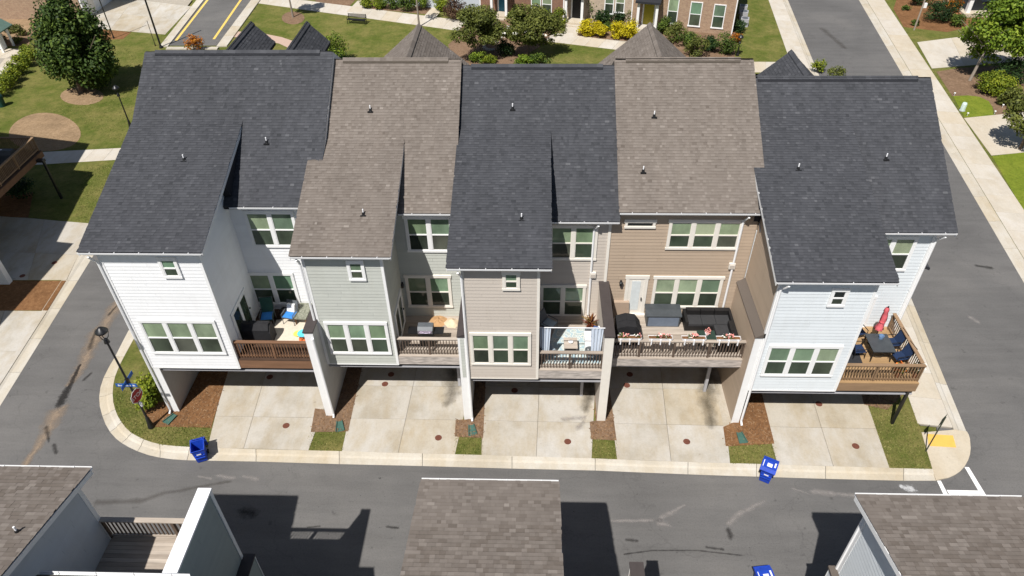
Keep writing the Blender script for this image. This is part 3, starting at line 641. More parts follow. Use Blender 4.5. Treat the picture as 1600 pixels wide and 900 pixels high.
def lower_roof(roof, x0, x1, yb, zb, pitch, ze, m, mat_deck, mat_sh, Ye=26.4, x0_top=None):
    """the shallower roof over the bay, running up into the main slope"""
    Ym = (zb-pitch*yb-ze+m*Ye)/(m-pitch); zm = zb+pitch*(Ym-yb)
    s = MB(); s.extr_x([(yb,zb),(Ym,zm),(Ym,zm-.02),(Ye+.4,ze+m*.4-.05) if ze+m*.4-.05 < zb+pitch*(Ye+.4-yb) else (Ye+.4,zb+pitch*(Ye+.4-yb)-.15),(Ye,zb+pitch*(Ye-yb)-.17),(yb,zb-.16)], x0, x1)
    lo = obj('lower_roof_deck', s, mat_deck, roof)
    sh = MB(); L = math.hypot(Ym-yb, zm-zb)
    shingles(sh, (x0,yb-.03,zb+.012-.03*pitch), (1,0,0), (0,Ym-yb,zm-zb), L, lambda s_: (-.045,x1-x0+.045))
    obj('lower_shingles', sh, mat_sh, roof, kind='stuff')
    return Ym, zm
def cross_gable(roof, xr, y0, y1, zr, m, half, mat_deck, mat_sh, wall, root, zl=None):
    """front gable: ridge along y at x = xr from y0 out to y1"""
    zl = zr-m*half
    s = MB(); s.extr_y([(xr-half,zl),(xr,zr),(xr+half,zl),(xr+half,zl-.15),(xr,zr-.2),(xr-half,zl-.15)], y0, y1)
    g = obj('gable_roof', s, mat_deck, roof)
    L = math.hypot(half, m*half); sh = MB()
    shingles(sh, (xr+half,y0,zl+.012), (0,1,0), (-half,0,m*half), L, lambda s_: (0,y1-y0))
    shingles(sh, (xr-half,y1,zl+.012), (0,-1,0), (half,0,m*half), L, lambda s_: (0,y1-y0))
    obj('gable_shingles', sh, mat_sh, roof, kind='stuff')
    cap = MB(); y = y0
    while y < y1-.02:
        ye = min(y+.3,y1); h = .10
        cap.add([(xr-.15,y,zr-.15*m+h),(xr,y,zr+h),(xr+.15,y,zr-.15*m+h),(xr+.15,ye,zr-.15*m+h-.01),(xr,ye,zr+h-.01),(xr-.15,ye,zr-.15*m+h-.01),(xr-.16,y,zr-.16*m),(xr+.16,y,zr-.16*m),(xr+.16,ye,zr-.16*m),(xr-.16,ye,zr-.16*m)],
                [(0,1,4,5),(1,2,3,4),(2,7,8,3),(6,0,5,9),(0,6,7,2,1)], random.uniform(.35,.8)); y = ye
    obj('gable_ridge_cap', cap, mat_sh, roof, kind='stuff')
    obj('gable_wall', MB().extr_y([(xr-half+.2,zl-2),(xr-half+.2,zl-.05),(xr,zr-.25),(xr+half-.2,zl-.05),(xr+half-.2,zl-2)], y0+.3, y1-.3), wall, root)
def wall_lamp(root, x, y, z, axis='y', sgn=-1):
    l = obj('wall_lamp', box(x-.05,x+.05,y-.03,y+.02,z-.1,z+.1), BLACK, root)
    obj('lantern', MB().lathe([(.03,-.16),(.075,-.13),(.085,.04),(.10,.05),(.03,.13)], (x,y-.13,z), 8), BLACK, l)
    obj('bracket', box(x-.015,x+.015,y-.13,y-.02,z+.10,z+.13), BLACK, l)
def french_door(root, X, y0, y1, z0, z1, trim, sgn=1, units=2):
    m = MB(); t = .12; a,b = sorted((X, X+sgn*.06))
    m.box(a,b,y0-t,y0,z0,z1+t); m.box(a,b,y1,y1+t,z0,z1+t); m.box(a,b,y0,y1,z1,z1+t)
    w = (y1-y0)/units
    for i in range(units):
        ya = y0+i*w; yb = ya+w; f = .11; a2,b2 = sorted((X,X+sgn*.045))
        m.box(a2,b2,ya,ya+f,z0,z1); m.box(a2,b2,yb-f,yb,z0,z1); m.box(a2,b2,ya+f,yb-f,z1-f,z1); m.box(a2,b2,ya+f,yb-f,z0,z0+.22)
    d = obj('door', m, trim, root)
    for i in range(units):
        ya = y0+i*w; yb = ya+w; a2,b2 = sorted((X,X+sgn*.03))
        obj('pane', box(a2,b2,ya+.11,yb-.11,z0+.22,z1-.11), PANE_L, d)
    obj('handle', box(*sorted((X+sgn*.045,X+sgn*.10)),y1-.09,y1-.03,z0+.95,z0+1.02), BLACK, d)
def garage(root, x0, x1, y=27.6, z=2.45):
    d = obj('garage_door', box(x0,x1,y-.05,y,.12,z), GREYB, root)
    for i in range(4): obj('door_panel', box(x0+.05,x1-.05,y-.075,y-.052,.15+i*(z-.15)/4,.11+(i+1)*(z-.15)/4), TRIMC, d)
def body(root, x0, x1, ze, zr, Ym, mat, zb=0):
    """house core under the main roof"""
    obj('wall', MB().extr_x([(Ym,zb),(Ym,ze+.02),(33,zr-.30),(39.2,ze+.02),(39.2,0.02),(27.7,.02),(27.7,zb)], x0, x1), mat, root)

def townhouse(k, label, xw0, xw1, bay, yf, zb, ze, zr, zbe, bp, dark, roofx, deckx, bay_roofx, gable=None, Ym=26.8):
    root = thing('townhouse', label, 'house', ((xw0+xw1)/2, yf, 0), 0, 'row of five joined townhouses')
    sid = SID[k]; trim = TRIMW if k in (1,2,5) else TRIMC
    md,ms = (RF_D,SH_D) if dark else (RF_T,SH_T)
    zf = zb+.55
    body(root, max(xw0,roofx[0]+.06), min(xw1,roofx[1]-.06), ze, zr, Ym, sid, zb)
    mw = obj('main_wall', box(xw0+.02,xw1-.02,Ym-.004,Ym+.1,zb+.1,ze-.27), sid, root)
    x_l = bay[1] if bay else xw0
    lap(mw, sid, x_l+.0, xw1-.05, zf, ze-.27, Ym-.006)
    obj('frieze_board', box(max(x_l,roofx[0]+.05),min(xw1,roofx[1]-.02)-.02,Ym-.05,Ym-.002,ze-.30,ze-.05), trim, root)
    roof,m = main_roof(root, roofx[0], roofx[1], ze, zr, md, ms)
    gutter(root, roofx[0] if not bay else bay_roofx[1]-.05, roofx[1], 26.4, ze-.09)
    obj('soffit', box(max(x_l,roofx[0]+.05),min(xw1,roofx[1]-.05),26.42,Ym,ze-.19,ze-.165), trim, root)
    if bay:
        bx0,bx1 = bay; yb = yf-.35
        Ymg,zmg = lower_roof(roof, bay_roofx[0], bay_roofx[1], yb, zbe, bp, ze, m, md, ms)
        zt = lambda y: zbe+bp*(y-yb)-.17
        bw = obj('bay_wall', MB().extr_x([(yf,zb),(Ym+.5,zb),(Ym+.5,zt(Ym+.5)),(Ymg-.4,zt(Ymg-.4)),(yf,zt(yf))] if False else [(yf,zb),(Ym+.4,zb),(Ym+.4,ze),(Ymg-.35,zmg-.4),(Ymg-.35,zt(Ymg-.35)),(yf,zt(yf))], bx0+.01, bx1-.01), sid, root)
        lap(bw, sid, bx0+.1, bx1-.09, zb+.02, zt(yf)-.26, yf)
        lap(bw, sid, yf+.1, Ym, zb+.02, 13.5, bx1-.01, 'x', 1, ztop=lambda y: zt(y) if y < Ym+.1 else 0) if k in (1,2,3) else None
        if k == 5: lap(bw, SID[4], yf+.12, Ymg-.5, zb+2.2, 13.5, bx0+.01, 'x', -1, ztop=zt)
        obj('frieze_board', box(bx0+.0,bx1-.0,yf-.035,yf-.001,zt(yf)-.27,zt(yf)), trim, root)
        for x in (bx0,bx1):
            s_ = -1 if x == bx0 else 1
            obj('corner_board', box(*sorted((x-s_*.10,x+s_*.02)),yf-.03,yf+.10,zb-.02,zt(yf)-.0), trim, root)
        gutter(root, bay_roofx[0], bay_roofx[1], yb, zbe-.09)
        obj('soffit', box(bay_roofx[0]+.1,bay_roofx[1]-.1,yb+.02,yf,zbe-.19,zbe-.163), trim, root)
        rake_board(root, bay_roofx[1], yb, zbe, Ymg-.3, zmg-.3*bp, trim); rake_board(root, bay_roofx[0], yb, zbe, Ymg-.3, zmg-.3*bp, trim, sgn=-1)
        obj('base_trim', box(bx0,bx1,yf-.028,yf+.02,zb-.05,zb+.018), trim, root)
        beam(root, bx0, deckx[1], yf+.12, zb-.02)
        obj('floor_soffit', box(bx0+.02,bx1-.02,yf+.03,Ym+.5,zb-.04,zb-.002), STEEL, root)
    else:
        beam(root, xw0+.05, xw1-.05, deckx[2]+.3, zb-.02)
    garage(root, xw0+.6, xw1-.6)
    for gb in gable or []: cross_gable(roof, *gb, md, ms, sid, root)
    return root, roof, zf, m, trim

HS = {}
# 1: white, 2: sage grey, 3: beige, 4: tan (no bay), 5: pale blue
HS[1] = townhouse(1, 'white lap-sided townhouse with charcoal roof at the left end of the row', -18.15, -9.75, (-18.15,-13.85), 23.19, 3.36, 10.4, 14.8, 10.52, .315, True, (-18.62,-9.6), (-13.85,-10.28), (-18.62,-13.5),
        gable=[(-15.1,33.1,37.9,14.45,1.0,1.05),(-12.1,33.1,37.9,14.45,1.0,1.05)])
HS[2] = townhouse(2, 'sage grey lap-sided townhouse with taupe roof beside the white end house', -9.75, -3.15, (-9.88,-6.42), 23.9, 3.0, 10.1, 14.42, 9.83, .385, False, (-9.63,-3.5), (-6.42,-3.32), (-10.2,-5.97),
        gable=[(-6.1,33.2,37.6,14.42,.85,3.2)])
HS[3] = townhouse(3, 'beige lap-sided townhouse with charcoal roof, middle of the row of five', -3.15, 3.6, (-2.95,.3), 22.95, 3.14, 9.7, 14.1, 10.02, .29, True, (-3.5,3.87), (.3,3.26), (-3.48,.76))
HS[4] = townhouse(4, 'tan-brown lap-sided townhouse with taupe roof and full-width flower-box deck', 3.6, 10.15, None, 23.68, 3.27, 10.2, 14.42, 0, 0, False, (3.84,10.3), (3.65,9.85,23.68), None,
        gable=[(6.05,33.2,37.7,14.42,.85,3.2)])
HS[5] = townhouse(5, 'pale blue lap-sided townhouse with charcoal roof at the right end of the row', 10.15, 18.25, (10.2,14.24), 22.93, 2.55, 9.2, 13.5, 9.45, .34, True, (10.2,18.85), (14.24,17.94), (9.92,14.76),
        gable=[(13.2,33.2,36.3,13.5,.9,2.8)])
r1,roof1,zf1,m1,t1 = HS[1]; r2,roof2,zf2,m2,t2 = HS[2]; r3,roof3,zf3,m3,t3 = HS[3]; r4,roof4,zf4,m4,t4 = HS[4]; r5,roof5,zf5,m5,t5 = HS[5]
# end gables, exposed step of house 1 above house 2
rake_board(r1, -9.6, 26.4, 10.4, 33, 14.8, TRIMW, .04, .34); rake_board(r1, -9.6, 39.6, 10.4, 33, 14.8, TRIMW, .04, .34)
rake_board(r1, -18.62, 26.4, 10.4, 33, 14.8, TRIMW, .04, .22, -1); rake_board(r5, 18.85, 26.4, 9.2, 33, 13.5, TRIMW, .04, .22)
rake_board(r3, 3.87, 26.4, 9.7, 33, 14.1, CAP_D, .02, .2); rake_board(r4, 10.3, 26.4, 10.2, 33, 14.42, CAP_D, .03, .3)
obj('corner_board', box(18.15,18.28,26.73,26.9,.1,9.0), TRIMW, r5)
for rr,x,ze_ in ((r3,3.45,9.5),): obj('corner_board', box(x-.0,x+.13,26.73,26.9,5.9,ze_), TRIMC, rr)
# wing walls between the driveways
def wing(root, x0, x1, yf, z, mat, front, cap, capt=.07, slope=0, yb=26.8, ov=.05):
    w = obj('wing_wall', box(x0,x1,yf+.03,yb,.05,z), mat, root)
    obj('corner_board', box(x0-.015,x1+.015,yf-.01,yf+.03,.06,z), front, w)
    if cap:
        obj('wall_cap', MB().add([(x0-ov,yf-ov,z),(x1+ov,yf-ov,z),(x1+ov,yb,z),(x0-ov,yb,z),(x0-ov,yf-ov,z+capt),(x1+ov,yf-ov,z+capt+slope),(x1+ov,yb,z+capt+slope),(x0-ov,yb,z+capt)],
             [(0,3,2,1),(4,5,6,7),(0,1,5,4),(1,2,6,5),(2,3,7,6),(3,0,4,7)]), cap, w)
    return w
wing(r1, -18.15, -17.82, 23.19, 3.30, SID[8], TRIMW, None)
w12 = wing(r1, -10.28, -9.9, 23.05, 5.85, SID[8], TRIMW, CAP_D)
lap(w12, SID[1], 23.1, 26.75, zf1, 5.8, -10.28, 'x', -1)
w23 = wing(r2, -3.32, -2.97, 22.93, 5.8, SID[8], TRIMW, CAP_D, .05, .18)
lap(w23, SID[2], -3.23, -3.06, 3.2, 5.75, 22.92)
w34 = wing(r3, 3.26, 3.65, 22.95, 5.86, SID[3], TRIMC, CAP_D)
lap(w34, SID[3], 23.0, 26.75, zf3, 5.8, 3.26, 'x', -1)
w45 = wing(r4, 9.87, 10.2, 22.95, 5.92, SID[4], TRIMW, SH_T, .03, .28)
lap(w45, SID[4], 23.0, 26.75, .3, 5.88, 9.87, 'x', -1)
# decks
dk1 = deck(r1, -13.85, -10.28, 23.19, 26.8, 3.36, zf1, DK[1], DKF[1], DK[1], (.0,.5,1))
dk2 = deck(r2, -6.42, -3.32, 23.9, 26.8, 3.0, zf2, DK[2], DKF[2], BAL_D, (0,.5,1))
dk3 = deck(r3, .3, 3.26, 22.95, 26.8, 3.14, zf3, DK[2], DKF[2], BAL_D, (0,.49,1))
dk4 = deck(r4, 3.65, 9.87, 23.68, 26.8, 3.27, zf4-.05, DK[2], DKF[2], BAL_D, (.0,.22,.48,.74,1))
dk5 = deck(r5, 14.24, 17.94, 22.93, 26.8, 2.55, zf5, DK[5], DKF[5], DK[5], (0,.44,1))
railing(dk5, (17.86,23.25), (17.86,26.6), zf5, (1,), DK[5], DK[5])
obj('fascia', box(17.90,17.95,22.985,26.8,2.55,zf5-.045), DK[5], dk5)
obj('deck_post', box(17.64,17.76,22.98,23.10,.1,2.5), BLACK, dk5)
for rr,x,y in ((r4,8.9,25.0),(r3,2.55,24.6),(r2,-3.75,25.2)): obj('support_post', box(x-.07,x+.07,y-.07,y+.07,.11,3.0), GREYB, rr)
# windows read off the photograph
win_px(r1, 250,271,406,431, 23.19, 1, trim=TRIMW); win_px(r1, 220,332,503,550, 23.19, 3, trim=TRIMW)
win_px(r1, 384,454.5,333,383, 26.8, 2, trim=TRIMW); win_px(r1, 389,454.5,429,472.5, 26.8, 2, trim=TRIMW)
win_px(r2, 545,564,411,435, 23.9, 1, trim=TRIMW); win_px(r2, 510,601,506,550, 23.9, 3, trim=TRIMW)
win_px(r2, 635,702,341,390.5, 26.8, 2, trim=TRIMW, head=.06); win_px(r2, 636,700,433,477, 26.8, 2, trim=TRIMC, head=.04)
win_px(r3, 789,808,428,450, 22.95, 1, trim=TRIMC, head=.03); win_px(r3, 737.5,826,523,567, 22.95, 3, trim=TRIMC)
win_px(r3, 862.5,931,355,403, 26.8, 2, trim=TRIMC, head=.03); win_px(r3, 848,912,448,491.5, 26.8, 2, trim=TRIMC, head=.03)
win_px(r4, 1050,1158,347,386.5, 26.8, 3, trim=TRIMC, head=.05); win_px(r4, 981,1020.5,347,353, 26.8, 1, trim=TRIMC, single_pane=True, low=PANE_D, head=.05)
win_px(r4, 1026,1127,435,478, 26.8, 3, trim=TRIMC, head=.05)
win_px(r5, 1304,1323,454.5,476, 22.93, 1, trim=TRIMW, up=PANE_D); win_px(r5, 1205,1313,542.5,585, 22.93, 3, trim=TRIMW)
win_px(r5, 1366,1431,372.5,420, 26.8, 2, trim=TRIMW); win_px(r5, 1306,1366,465.5,509, 26.8, 2, trim=TRIMW)
# doors
y0,z0 = XP(379,517,-13.85); french_door(r1, -13.85, 24.0, 25.75, zf1+.05, zf1+2.1, TRIMW)
french_door(r2, -6.42, 24.5, 26.2, zf2+.05, zf2+2.1, TRIMW)
a,zt_ = YP(983.5,434.5,26.8); b,_ = YP(1008,434.5,26.8)
dm = MB(); dm.box(a-.16,a,26.73,26.81,zf4-.05,zt_); dm.box(b,b+.16,26.73,26.81,zf4-.05,zt_); dm.box(a-.2,b+.2,26.72,26.81,zt_,zt_+.2); dm.box(a-.2,b+.2,26.65,26.8,zf4-.045,zf4+.06)
dr = obj('door', dm, TRIMC, r4); obj('door_leaf', box(a,b,26.755,26.79,zf4+.06,zt_), TRIMC, dr)
obj('pane', box(a+.15,b-.18,26.742,26.756,zf4+.3,zt_-.14), DOORBLIND, dr); obj('handle', box(b-.1,b-.05,26.68,26.756,zf4+.95,zf4+1.1), BLACK, dr)
wall_lamp(r4, YP(970,440,26.8)[0], 26.78, YP(970,440,26.8)[1]); wall_lamp(r1, YP(384,440,26.8)[0], 26.78, YP(384,440,26.8)[1]); wall_lamp(r2, YP(629,443,26.8)[0], 26.78, YP(629,443,26.8)[1])
for rr,(px,py) in ((r3,(926,428)),(r4,(1143,414))):
    x,z = YP(px,py,26.8); v = obj('vent_hood', box(x-.14,x+.14,26.66,26.79,z-.16,z+.16), TRIMC, rr); obj('vent_flap', box(x-.11,x+.11,26.645,26.659,z-.13,z+.08), SID[3], v)
# downspouts
downspout(r1, [(-18.3,22.84,10.25),(-18.25,22.98,9.95),(-18.22,23.12,9.8),(-18.2,23.1,.35),(-18.2,22.95,.22)])
downspout(r2, [(-9.98,23.55,9.6),(-9.96,23.75,9.35),(-9.97,23.82,9.2),(-9.97,23.82,5.7),(-9.93,22.98,5.5),(-9.88,22.98,.35),(-9.86,22.85,.2)])
downspout(r3, [(-3.05,22.6,9.75),(-3.0,22.78,9.5),(-2.95,22.87,9.4),(-2.93,22.87,.35),(-2.92,22.75,.2)])
downspout(r3, [(2.95,26.4,9.45),(2.85,26.6,9.2),(2.8,26.72,9.05),(2.8,26.72,zf3+.1)])
downspout(r4, [(9.55,26.4,9.95),(9.5,26.6,9.7),(9.45,26.72,9.55),(9.45,26.72,zf4+.3)])
downspout(r5, [(10.45,22.58,9.2),(10.35,22.75,8.95),(10.28,22.86,8.85),(10.28,22.86,.35),(10.3,22.7,.2)])
downspout(r5, [(18.45,26.4,8.95),(18.35,26.6,8.7),(18.32,26.72,8.6),(18.32,26.72,.3)])
# pipes through the roofs
def on_plane(px, py, z0, Y0, m):
    d = ray(px,py); t = (z0+m*(CAM.y-Y0)-CAM.z)/(d.z-m*d.y); return CAM+d*t
for rf,px,py,z0,Y0,m in ((roof1,288,250,10.52,22.84,.315),(roof1,417,223,10.4,26.4,m1),(roof2,579,173,10.1,26.4,m2),(roof2,568,335,9.83,23.55,.385),(roof3,801,170,9.7,26.4,m3),(roof3,815,342,10.02,22.6,.29),
        (roof4,1022,182,10.2,26.4,m4),(roof4,1005,268,10.2,26.4,m4),(roof5,1247,264,9.45,22.58,.34),(roof5,1384,248,9.2,26.4,m5)):
    vent_pipe(rf, on_plane(px,py,z0,Y0,m), None)
# side porch roof of the end house
sp = MB().slab([(18.3,27.6,6.6),(19.25,27.6,6.2),(19.25,31,6.2),(18.3,31,6.6)], .12); po = obj('porch_roof', sp, RF_D, r5)
sh = MB(); shingles(sh, (19.25,27.6,6.215), (0,1,0), (-.95,0,.4), 1.0, lambda s_: (0,3.4)); obj('porch_shingles', sh, SH_D, po, kind='stuff')

# ================================================================ THE ROW ACROSS THE ALLEY (roofs at the bottom of the picture)
def mat_single_shingle():
    m,t,b = mk('taupe_shingle_piece')
    c = ramp(t, N(t,'ShaderNodeObjectInfo').outputs['Random'], [(0,(.142,.118,.099)),(.3,(.163,.138,.118)),(.65,(.180,.154,.133)),(.92,(.202,.173,.150)),(1,(.228,.198,.172))])
    s_ = ramp(t, N(t,'ShaderNodeAttribute',attribute_name='rnd').outputs['Fac'], [(0,(.62,)*3),(1,(1,1,1))])
    w = ramp(t, noise(t,5,5,.7), [(.3,(.82,)*3),(.7,(1,1,1))])
    t.links.new(mix(t,1.0,mix(t,1.0,c,s_,'MULTIPLY'),w,'MULTIPLY'), b.inputs['Base Color']); b.inputs['Roughness'].default_value=.92; b.inputs['Specular IOR Level'].default_value=.2
    return m
SH_ONE = mat_single_shingle()
TABS = {}
def tab_mesh(w, hi):
    if (w,hi) not in TABS:
        t = .02 if hi else .011; e = EXPO
        mb = MB(); mb.v = [(0,0,t),(w,0,t),(w,e*.78,t*.5),(0,e*.78,t*.5),(w,e+.02,.003),(0,e+.02,.003),(0,0,-.01),(w,0,-.01)]
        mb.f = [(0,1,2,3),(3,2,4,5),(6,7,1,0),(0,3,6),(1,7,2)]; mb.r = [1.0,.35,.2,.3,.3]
        TABS[(w,hi)] = mb.mesh('shingle', SH_ONE)
    return TABS[(w,hi)]
def near_roof(root, x0, x1, y0, z0, pitch, ylen, limit=300, seen=lambda P: True):
    """roof falling to the alley: eave at y0, rising towards the camera side; the tabs that show largest are single pieces"""
    y1 = y0-ylen; z1 = z0+pitch*ylen
    rf = obj('roof', MB().extr_x([(y0,z0),(y1,z1),(y1,z1-.18),(y0,z0-.16)], x0, x1), RF_T, root)
    v = Vector((0,-ylen,ylen*pitch)).normalized(); u = Vector((-1,0,0)); n = u.cross(v); O = Vector((x1+.05,y0+.03,z0+.014))
    rot = Matrix((u,v,n)).transposed().to_4x4(); L = math.hypot(ylen,pitch*ylen); rest = MB(); singles = []
    for r in range(int(L/EXPO)+1):
        x = -random.random()*.3
        while x < x1-x0+.08:
            w = random.choice((.12,.15,.18,.22,.26)); hi = random.random() < .5
            a,b = max(x,0), min(x+w,x1-x0+.1)
            if abs(b-a-w) < 1e-6:
                P = O+u*a+v*(r*EXPO); d = P-CAM; dz = d.dot(FW); pxx = 800+F_PX*d.dot(RT)/dz; pyy = 450-F_PX*d.dot(UP)/dz
                if -5 < pxx < 1605 and pyy < 905: singles.append((-pyy,a,w,hi,r)); x += w; continue
            if b-a > .03: rest_tab(rest, O, u, v, n, a, b, r*EXPO, hi)
            x += w
    singles.sort()
    for i,(k,a,w,hi,r) in enumerate(singles):
        if i < limit:
            P = O+u*a+v*(r*EXPO)-Vector(ORG[rf]); o = link('shingle', tab_mesh(w,hi), rf); mm = rot.copy(); mm.translation = P; o.matrix_local = mm
        else: rest_tab(rest, O, u, v, n, a, a+w, r*EXPO, hi)
    obj('shingles', rest, SH_T, rf, kind='stuff')
    gutter(root, x0-.02, x1+.02, y0, z0-.09, 1)
    return rf
def rest_tab(mb, O, u, v, n, a, b, s, hi):
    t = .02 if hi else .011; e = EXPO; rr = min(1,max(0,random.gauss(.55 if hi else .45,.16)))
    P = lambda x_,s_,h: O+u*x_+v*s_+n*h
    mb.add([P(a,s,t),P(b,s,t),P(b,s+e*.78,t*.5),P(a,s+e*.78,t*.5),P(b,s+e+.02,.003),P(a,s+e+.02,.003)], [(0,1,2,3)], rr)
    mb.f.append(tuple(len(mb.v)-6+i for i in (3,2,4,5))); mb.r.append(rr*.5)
def near_house(label, xa, xb, ytop, ze, pitch, sid, over=.36, ylen=9, trim=TRIMW):
    root = thing('townhouse', label, 'house', ((xa+xb)/2, ytop-.4, 0), 0, 'townhouses across the alley')
    rf = near_roof(root, xa, xb, ytop, ze, pitch, ylen)
    yf = ytop-over; zt = lambda y: ze+pitch*(ytop-y)-.17
    w = obj('wall', MB().extr_x([(yf,.02),(yf,zt(yf)),(ytop-ylen,zt(ytop-ylen)),(ytop-ylen,.02)], xa+over, xb-over), sid, root)
    for x,sg in ((xa+over,-1),(xb-over,1)):
        if (x < 0) == (sg > 0): lap(w, sid, yf-4.2, yf-.12, 2.5, 12, x, 'x', sg, ztop=zt)
        obj('corner_board', box(*sorted((x+sg*.025,x-sg*.1)),yf-.12,yf+.03,.05,zt(yf)), trim, root)
    obj('frieze_board', box(xa+over,xb-over,yf,yf+.03,zt(yf)-.3,zt(yf)-.01), trim, root)
    for x,sg in ((xa,-1),(xb,1)):
        obj('rake_board', MB().extr_x([(ytop,ze-.04),(ytop-ylen,ze+pitch*ylen-.04),(ytop-ylen,ze+pitch*ylen-.22),(ytop,ze-.22)], *sorted((x+sg*.002,x+sg*.035))), trim, root)
    obj('soffit', box(xa+.05,xb-.05,yf,ytop-.02,ze-.19,ze-.163), trim, root)
    return root, rf, yf
nb,nbr,yfc = near_house('taupe-roofed townhouse facing the alley at the bottom centre', -3.41, .85, 13.15, 9.0, .25, SID[6])
na,nar,yfa = near_house('blue-grey townhouse with taupe roof and upper deck at the bottom left', -17.7, -13.38, 12.68, 10.0, .25, SID[6])
nc,ncr,yfd = near_house('pale grey townhouse with taupe roof at the bottom right corner', 9.84, 14.75, 12.72, 9.2, .25, SID[5])
vent_pipe(nar, on_plane(28,832,10.0,12.68,-.25), None)
# upper deck and tall privacy wall of the left one
pw = obj('privacy_wall', box(-10.12,-9.80,9.2,12.44,.05,9.3), SID[7], na)
lap(pw, SID[7], 9.2, 12.34, 3.2, 9.26, -9.80, 'x', 1)
obj('wall_cap', box(-10.17,-9.75,9.2,12.5,9.3,9.38), CAP_W, pw); obj('corner_board', box(-9.9,-9.765,12.34,12.47,.1,9.3), TRIMW, pw)
dka = obj('deck', box(-13.72,-10.13,9.4,12.3,6.7,6.78), STEEL, na)
y = 12.42
while y > 9.4: obj('deck_board', box(-13.72,-10.13,y-.134,y,6.782,6.825+random.uniform(0,.004)), DK[2], dka); y -= .142
railing(dka, (-10.14,12.3), (-13.72,12.3), 6.82, (.0,.36,1), DK[2], BAL_D)
obj('fascia', box(-13.72,-10.13,12.43,12.48,6.3,6.78), DK[2], dka)
mr = obj('main_roof', MB().extr_x([(9.45,9.75),(3,13.5),(3,13.3),(9.45,9.58)], -13.35, -9.2), RF_T, na); gutter(na, -13.35, -9.2, 9.45, 9.66, 1)
obj('main_wall', box(-13.72,-9.82,4,9.1,.05,9.5), SID[6], na)
lw = obj('wing_wall', box(-9.77,-9.42,9,12.5,.05,5.4), SID[7], na); obj('wall_cap', box(-9.80,-9.38,9,12.56,5.4,5.47), CAP_D, lw); obj('corner_board', box(-9.775,-9.40,12.5,12.53,.06,5.4), TRIMW, lw)
for rt,x0,x1,cp in ((nb,3.38,3.75,CAP_D),(nc,9.98,10.28,SH_T)):
    lw = obj('wing_wall', box(x0,x1,8,12.45,.05,5.4), SID[3] if rt is nb else SID[5], rt); obj('wall_cap', box(x0-.05,x1+.05,8,12.52,5.4,5.48), cp, lw); obj('corner_board', box(x0-.01,x1+.01,12.45,12.48,.06,5.4), TRIMW, lw)
downspout(nc, [(9.95,12.7,9.05),(10.1,12.55,8.8),(10.18,12.42,8.6),(10.18,12.42,.3)])
obj('main_body', box(.5,9.98,3,8.6,.05,8.4), SID[3], nb); obj('main_body', box(-9.4,-3.1,3,8.6,.05,8.6), SID[7], nb)

# ================================================================ FURNITURE AND SMALL THINGS ON THE DECKS
NAVY = plain('navy_sling',(.012,.028,.075),.8,.1,6); GREYFR = plain('grey_frame',(.10,.11,.12),.5); CUSH_G = plain('pale_grey_cushion',(.30,.36,.40),.9,.08,5); BLUE = plain('blue_cushion',(.035,.20,.55),.8,.12,6)
WHITEF = plain('white_fabric',(.72,.72,.72),.85,.05,4); GREENF = plain('dark_green_sling',(.03,.085,.065),.8,.12,5); CREAM = plain('cream_rug_weave',(.60,.53,.43),.95,.08,7); DBLUE = plain('dark_blue_pillow',(.05,.09,.22),.85,.1,5)
WICK = plain('black_wicker',(.013,.012,.012),.6,.25,20); CUSH_D = plain('charcoal_cushion',(.035,.035,.037),.9,.15,6); TANC = plain('tan_cover',(.36,.27,.20),.85,.1,2); BOXG = plain('slate_lid',(.055,.062,.068),.55,.15,3); BOXB = plain('blue_grey_front',(.13,.16,.21),.5,.1,3)
WOODB = plain('brown_wood',(.16,.085,.045),.7,.15,6); PINK = plain('coral_red_canopy',(.66,.13,.15),.8,.15,4); TERRA = plain('terracotta',(.35,.14,.07),.8,.1,5); PINKF = plain('pink_petals',(.75,.30,.27),.8,.25,30); ORANGEF = plain('orange_petals',(.75,.18,.02),.8,.25,30); WHITEPET = plain('white_petals',(.80,.78,.70),.8,.1,30)
DGREEN = plain('dark_green_table',(.022,.045,.034),.5,.1,4); CHROME = plain('brushed_metal',(.55,.50,.58),.3,.1,3,metal=.8); CYAN = plain('cyan_plastic',(.10,.55,.65),.4,.08,5); YEL = plain('yellow_plastic',(.7,.62,.12),.4,.08,5); ORN = plain('orange_plastic',(.65,.16,.05),.4,.08,5); MAT_D = plain('dark_mat',(.025,.026,.030),.95,.15,8)
KRAFT = plain('kraft_sheet',(.42,.25,.12),.9,.15,4); SACK = plain('cream_sack',(.62,.50,.35),.9,.15,5)
def m_rug():
    m,t,b = mk('patterned_rug')
    v = N(t,'ShaderNodeTexVoronoi'); v.inputs['Scale'].default_value = 4.5; g = N(t,'ShaderNodeNewGeometry'); t.links.new(g.outputs['Position'], v.inputs['Vector'])
    c = ramp(t, v.outputs['Distance'], [(.0,(.10,.17,.24)),(.16,(.62,.60,.48)),(.30,(.24,.36,.42)),(.42,(.66,.64,.56)),(.6,(.35,.46,.50))])
    t.links.new(c, b.inputs['Base Color']); b.inputs['Roughness'].default_value = .95; return m
RUG = m_rug()
def m_checks():
    m,t,b = mk('olive_woven_top'); c = ramp(t, noise(t,14,3,.8), [(.35,(.10,.11,.075)),(.65,(.30,.30,.24))]); t.links.new(c,b.inputs['Base Color']); b.inputs['Roughness'].default_value=.9; return m
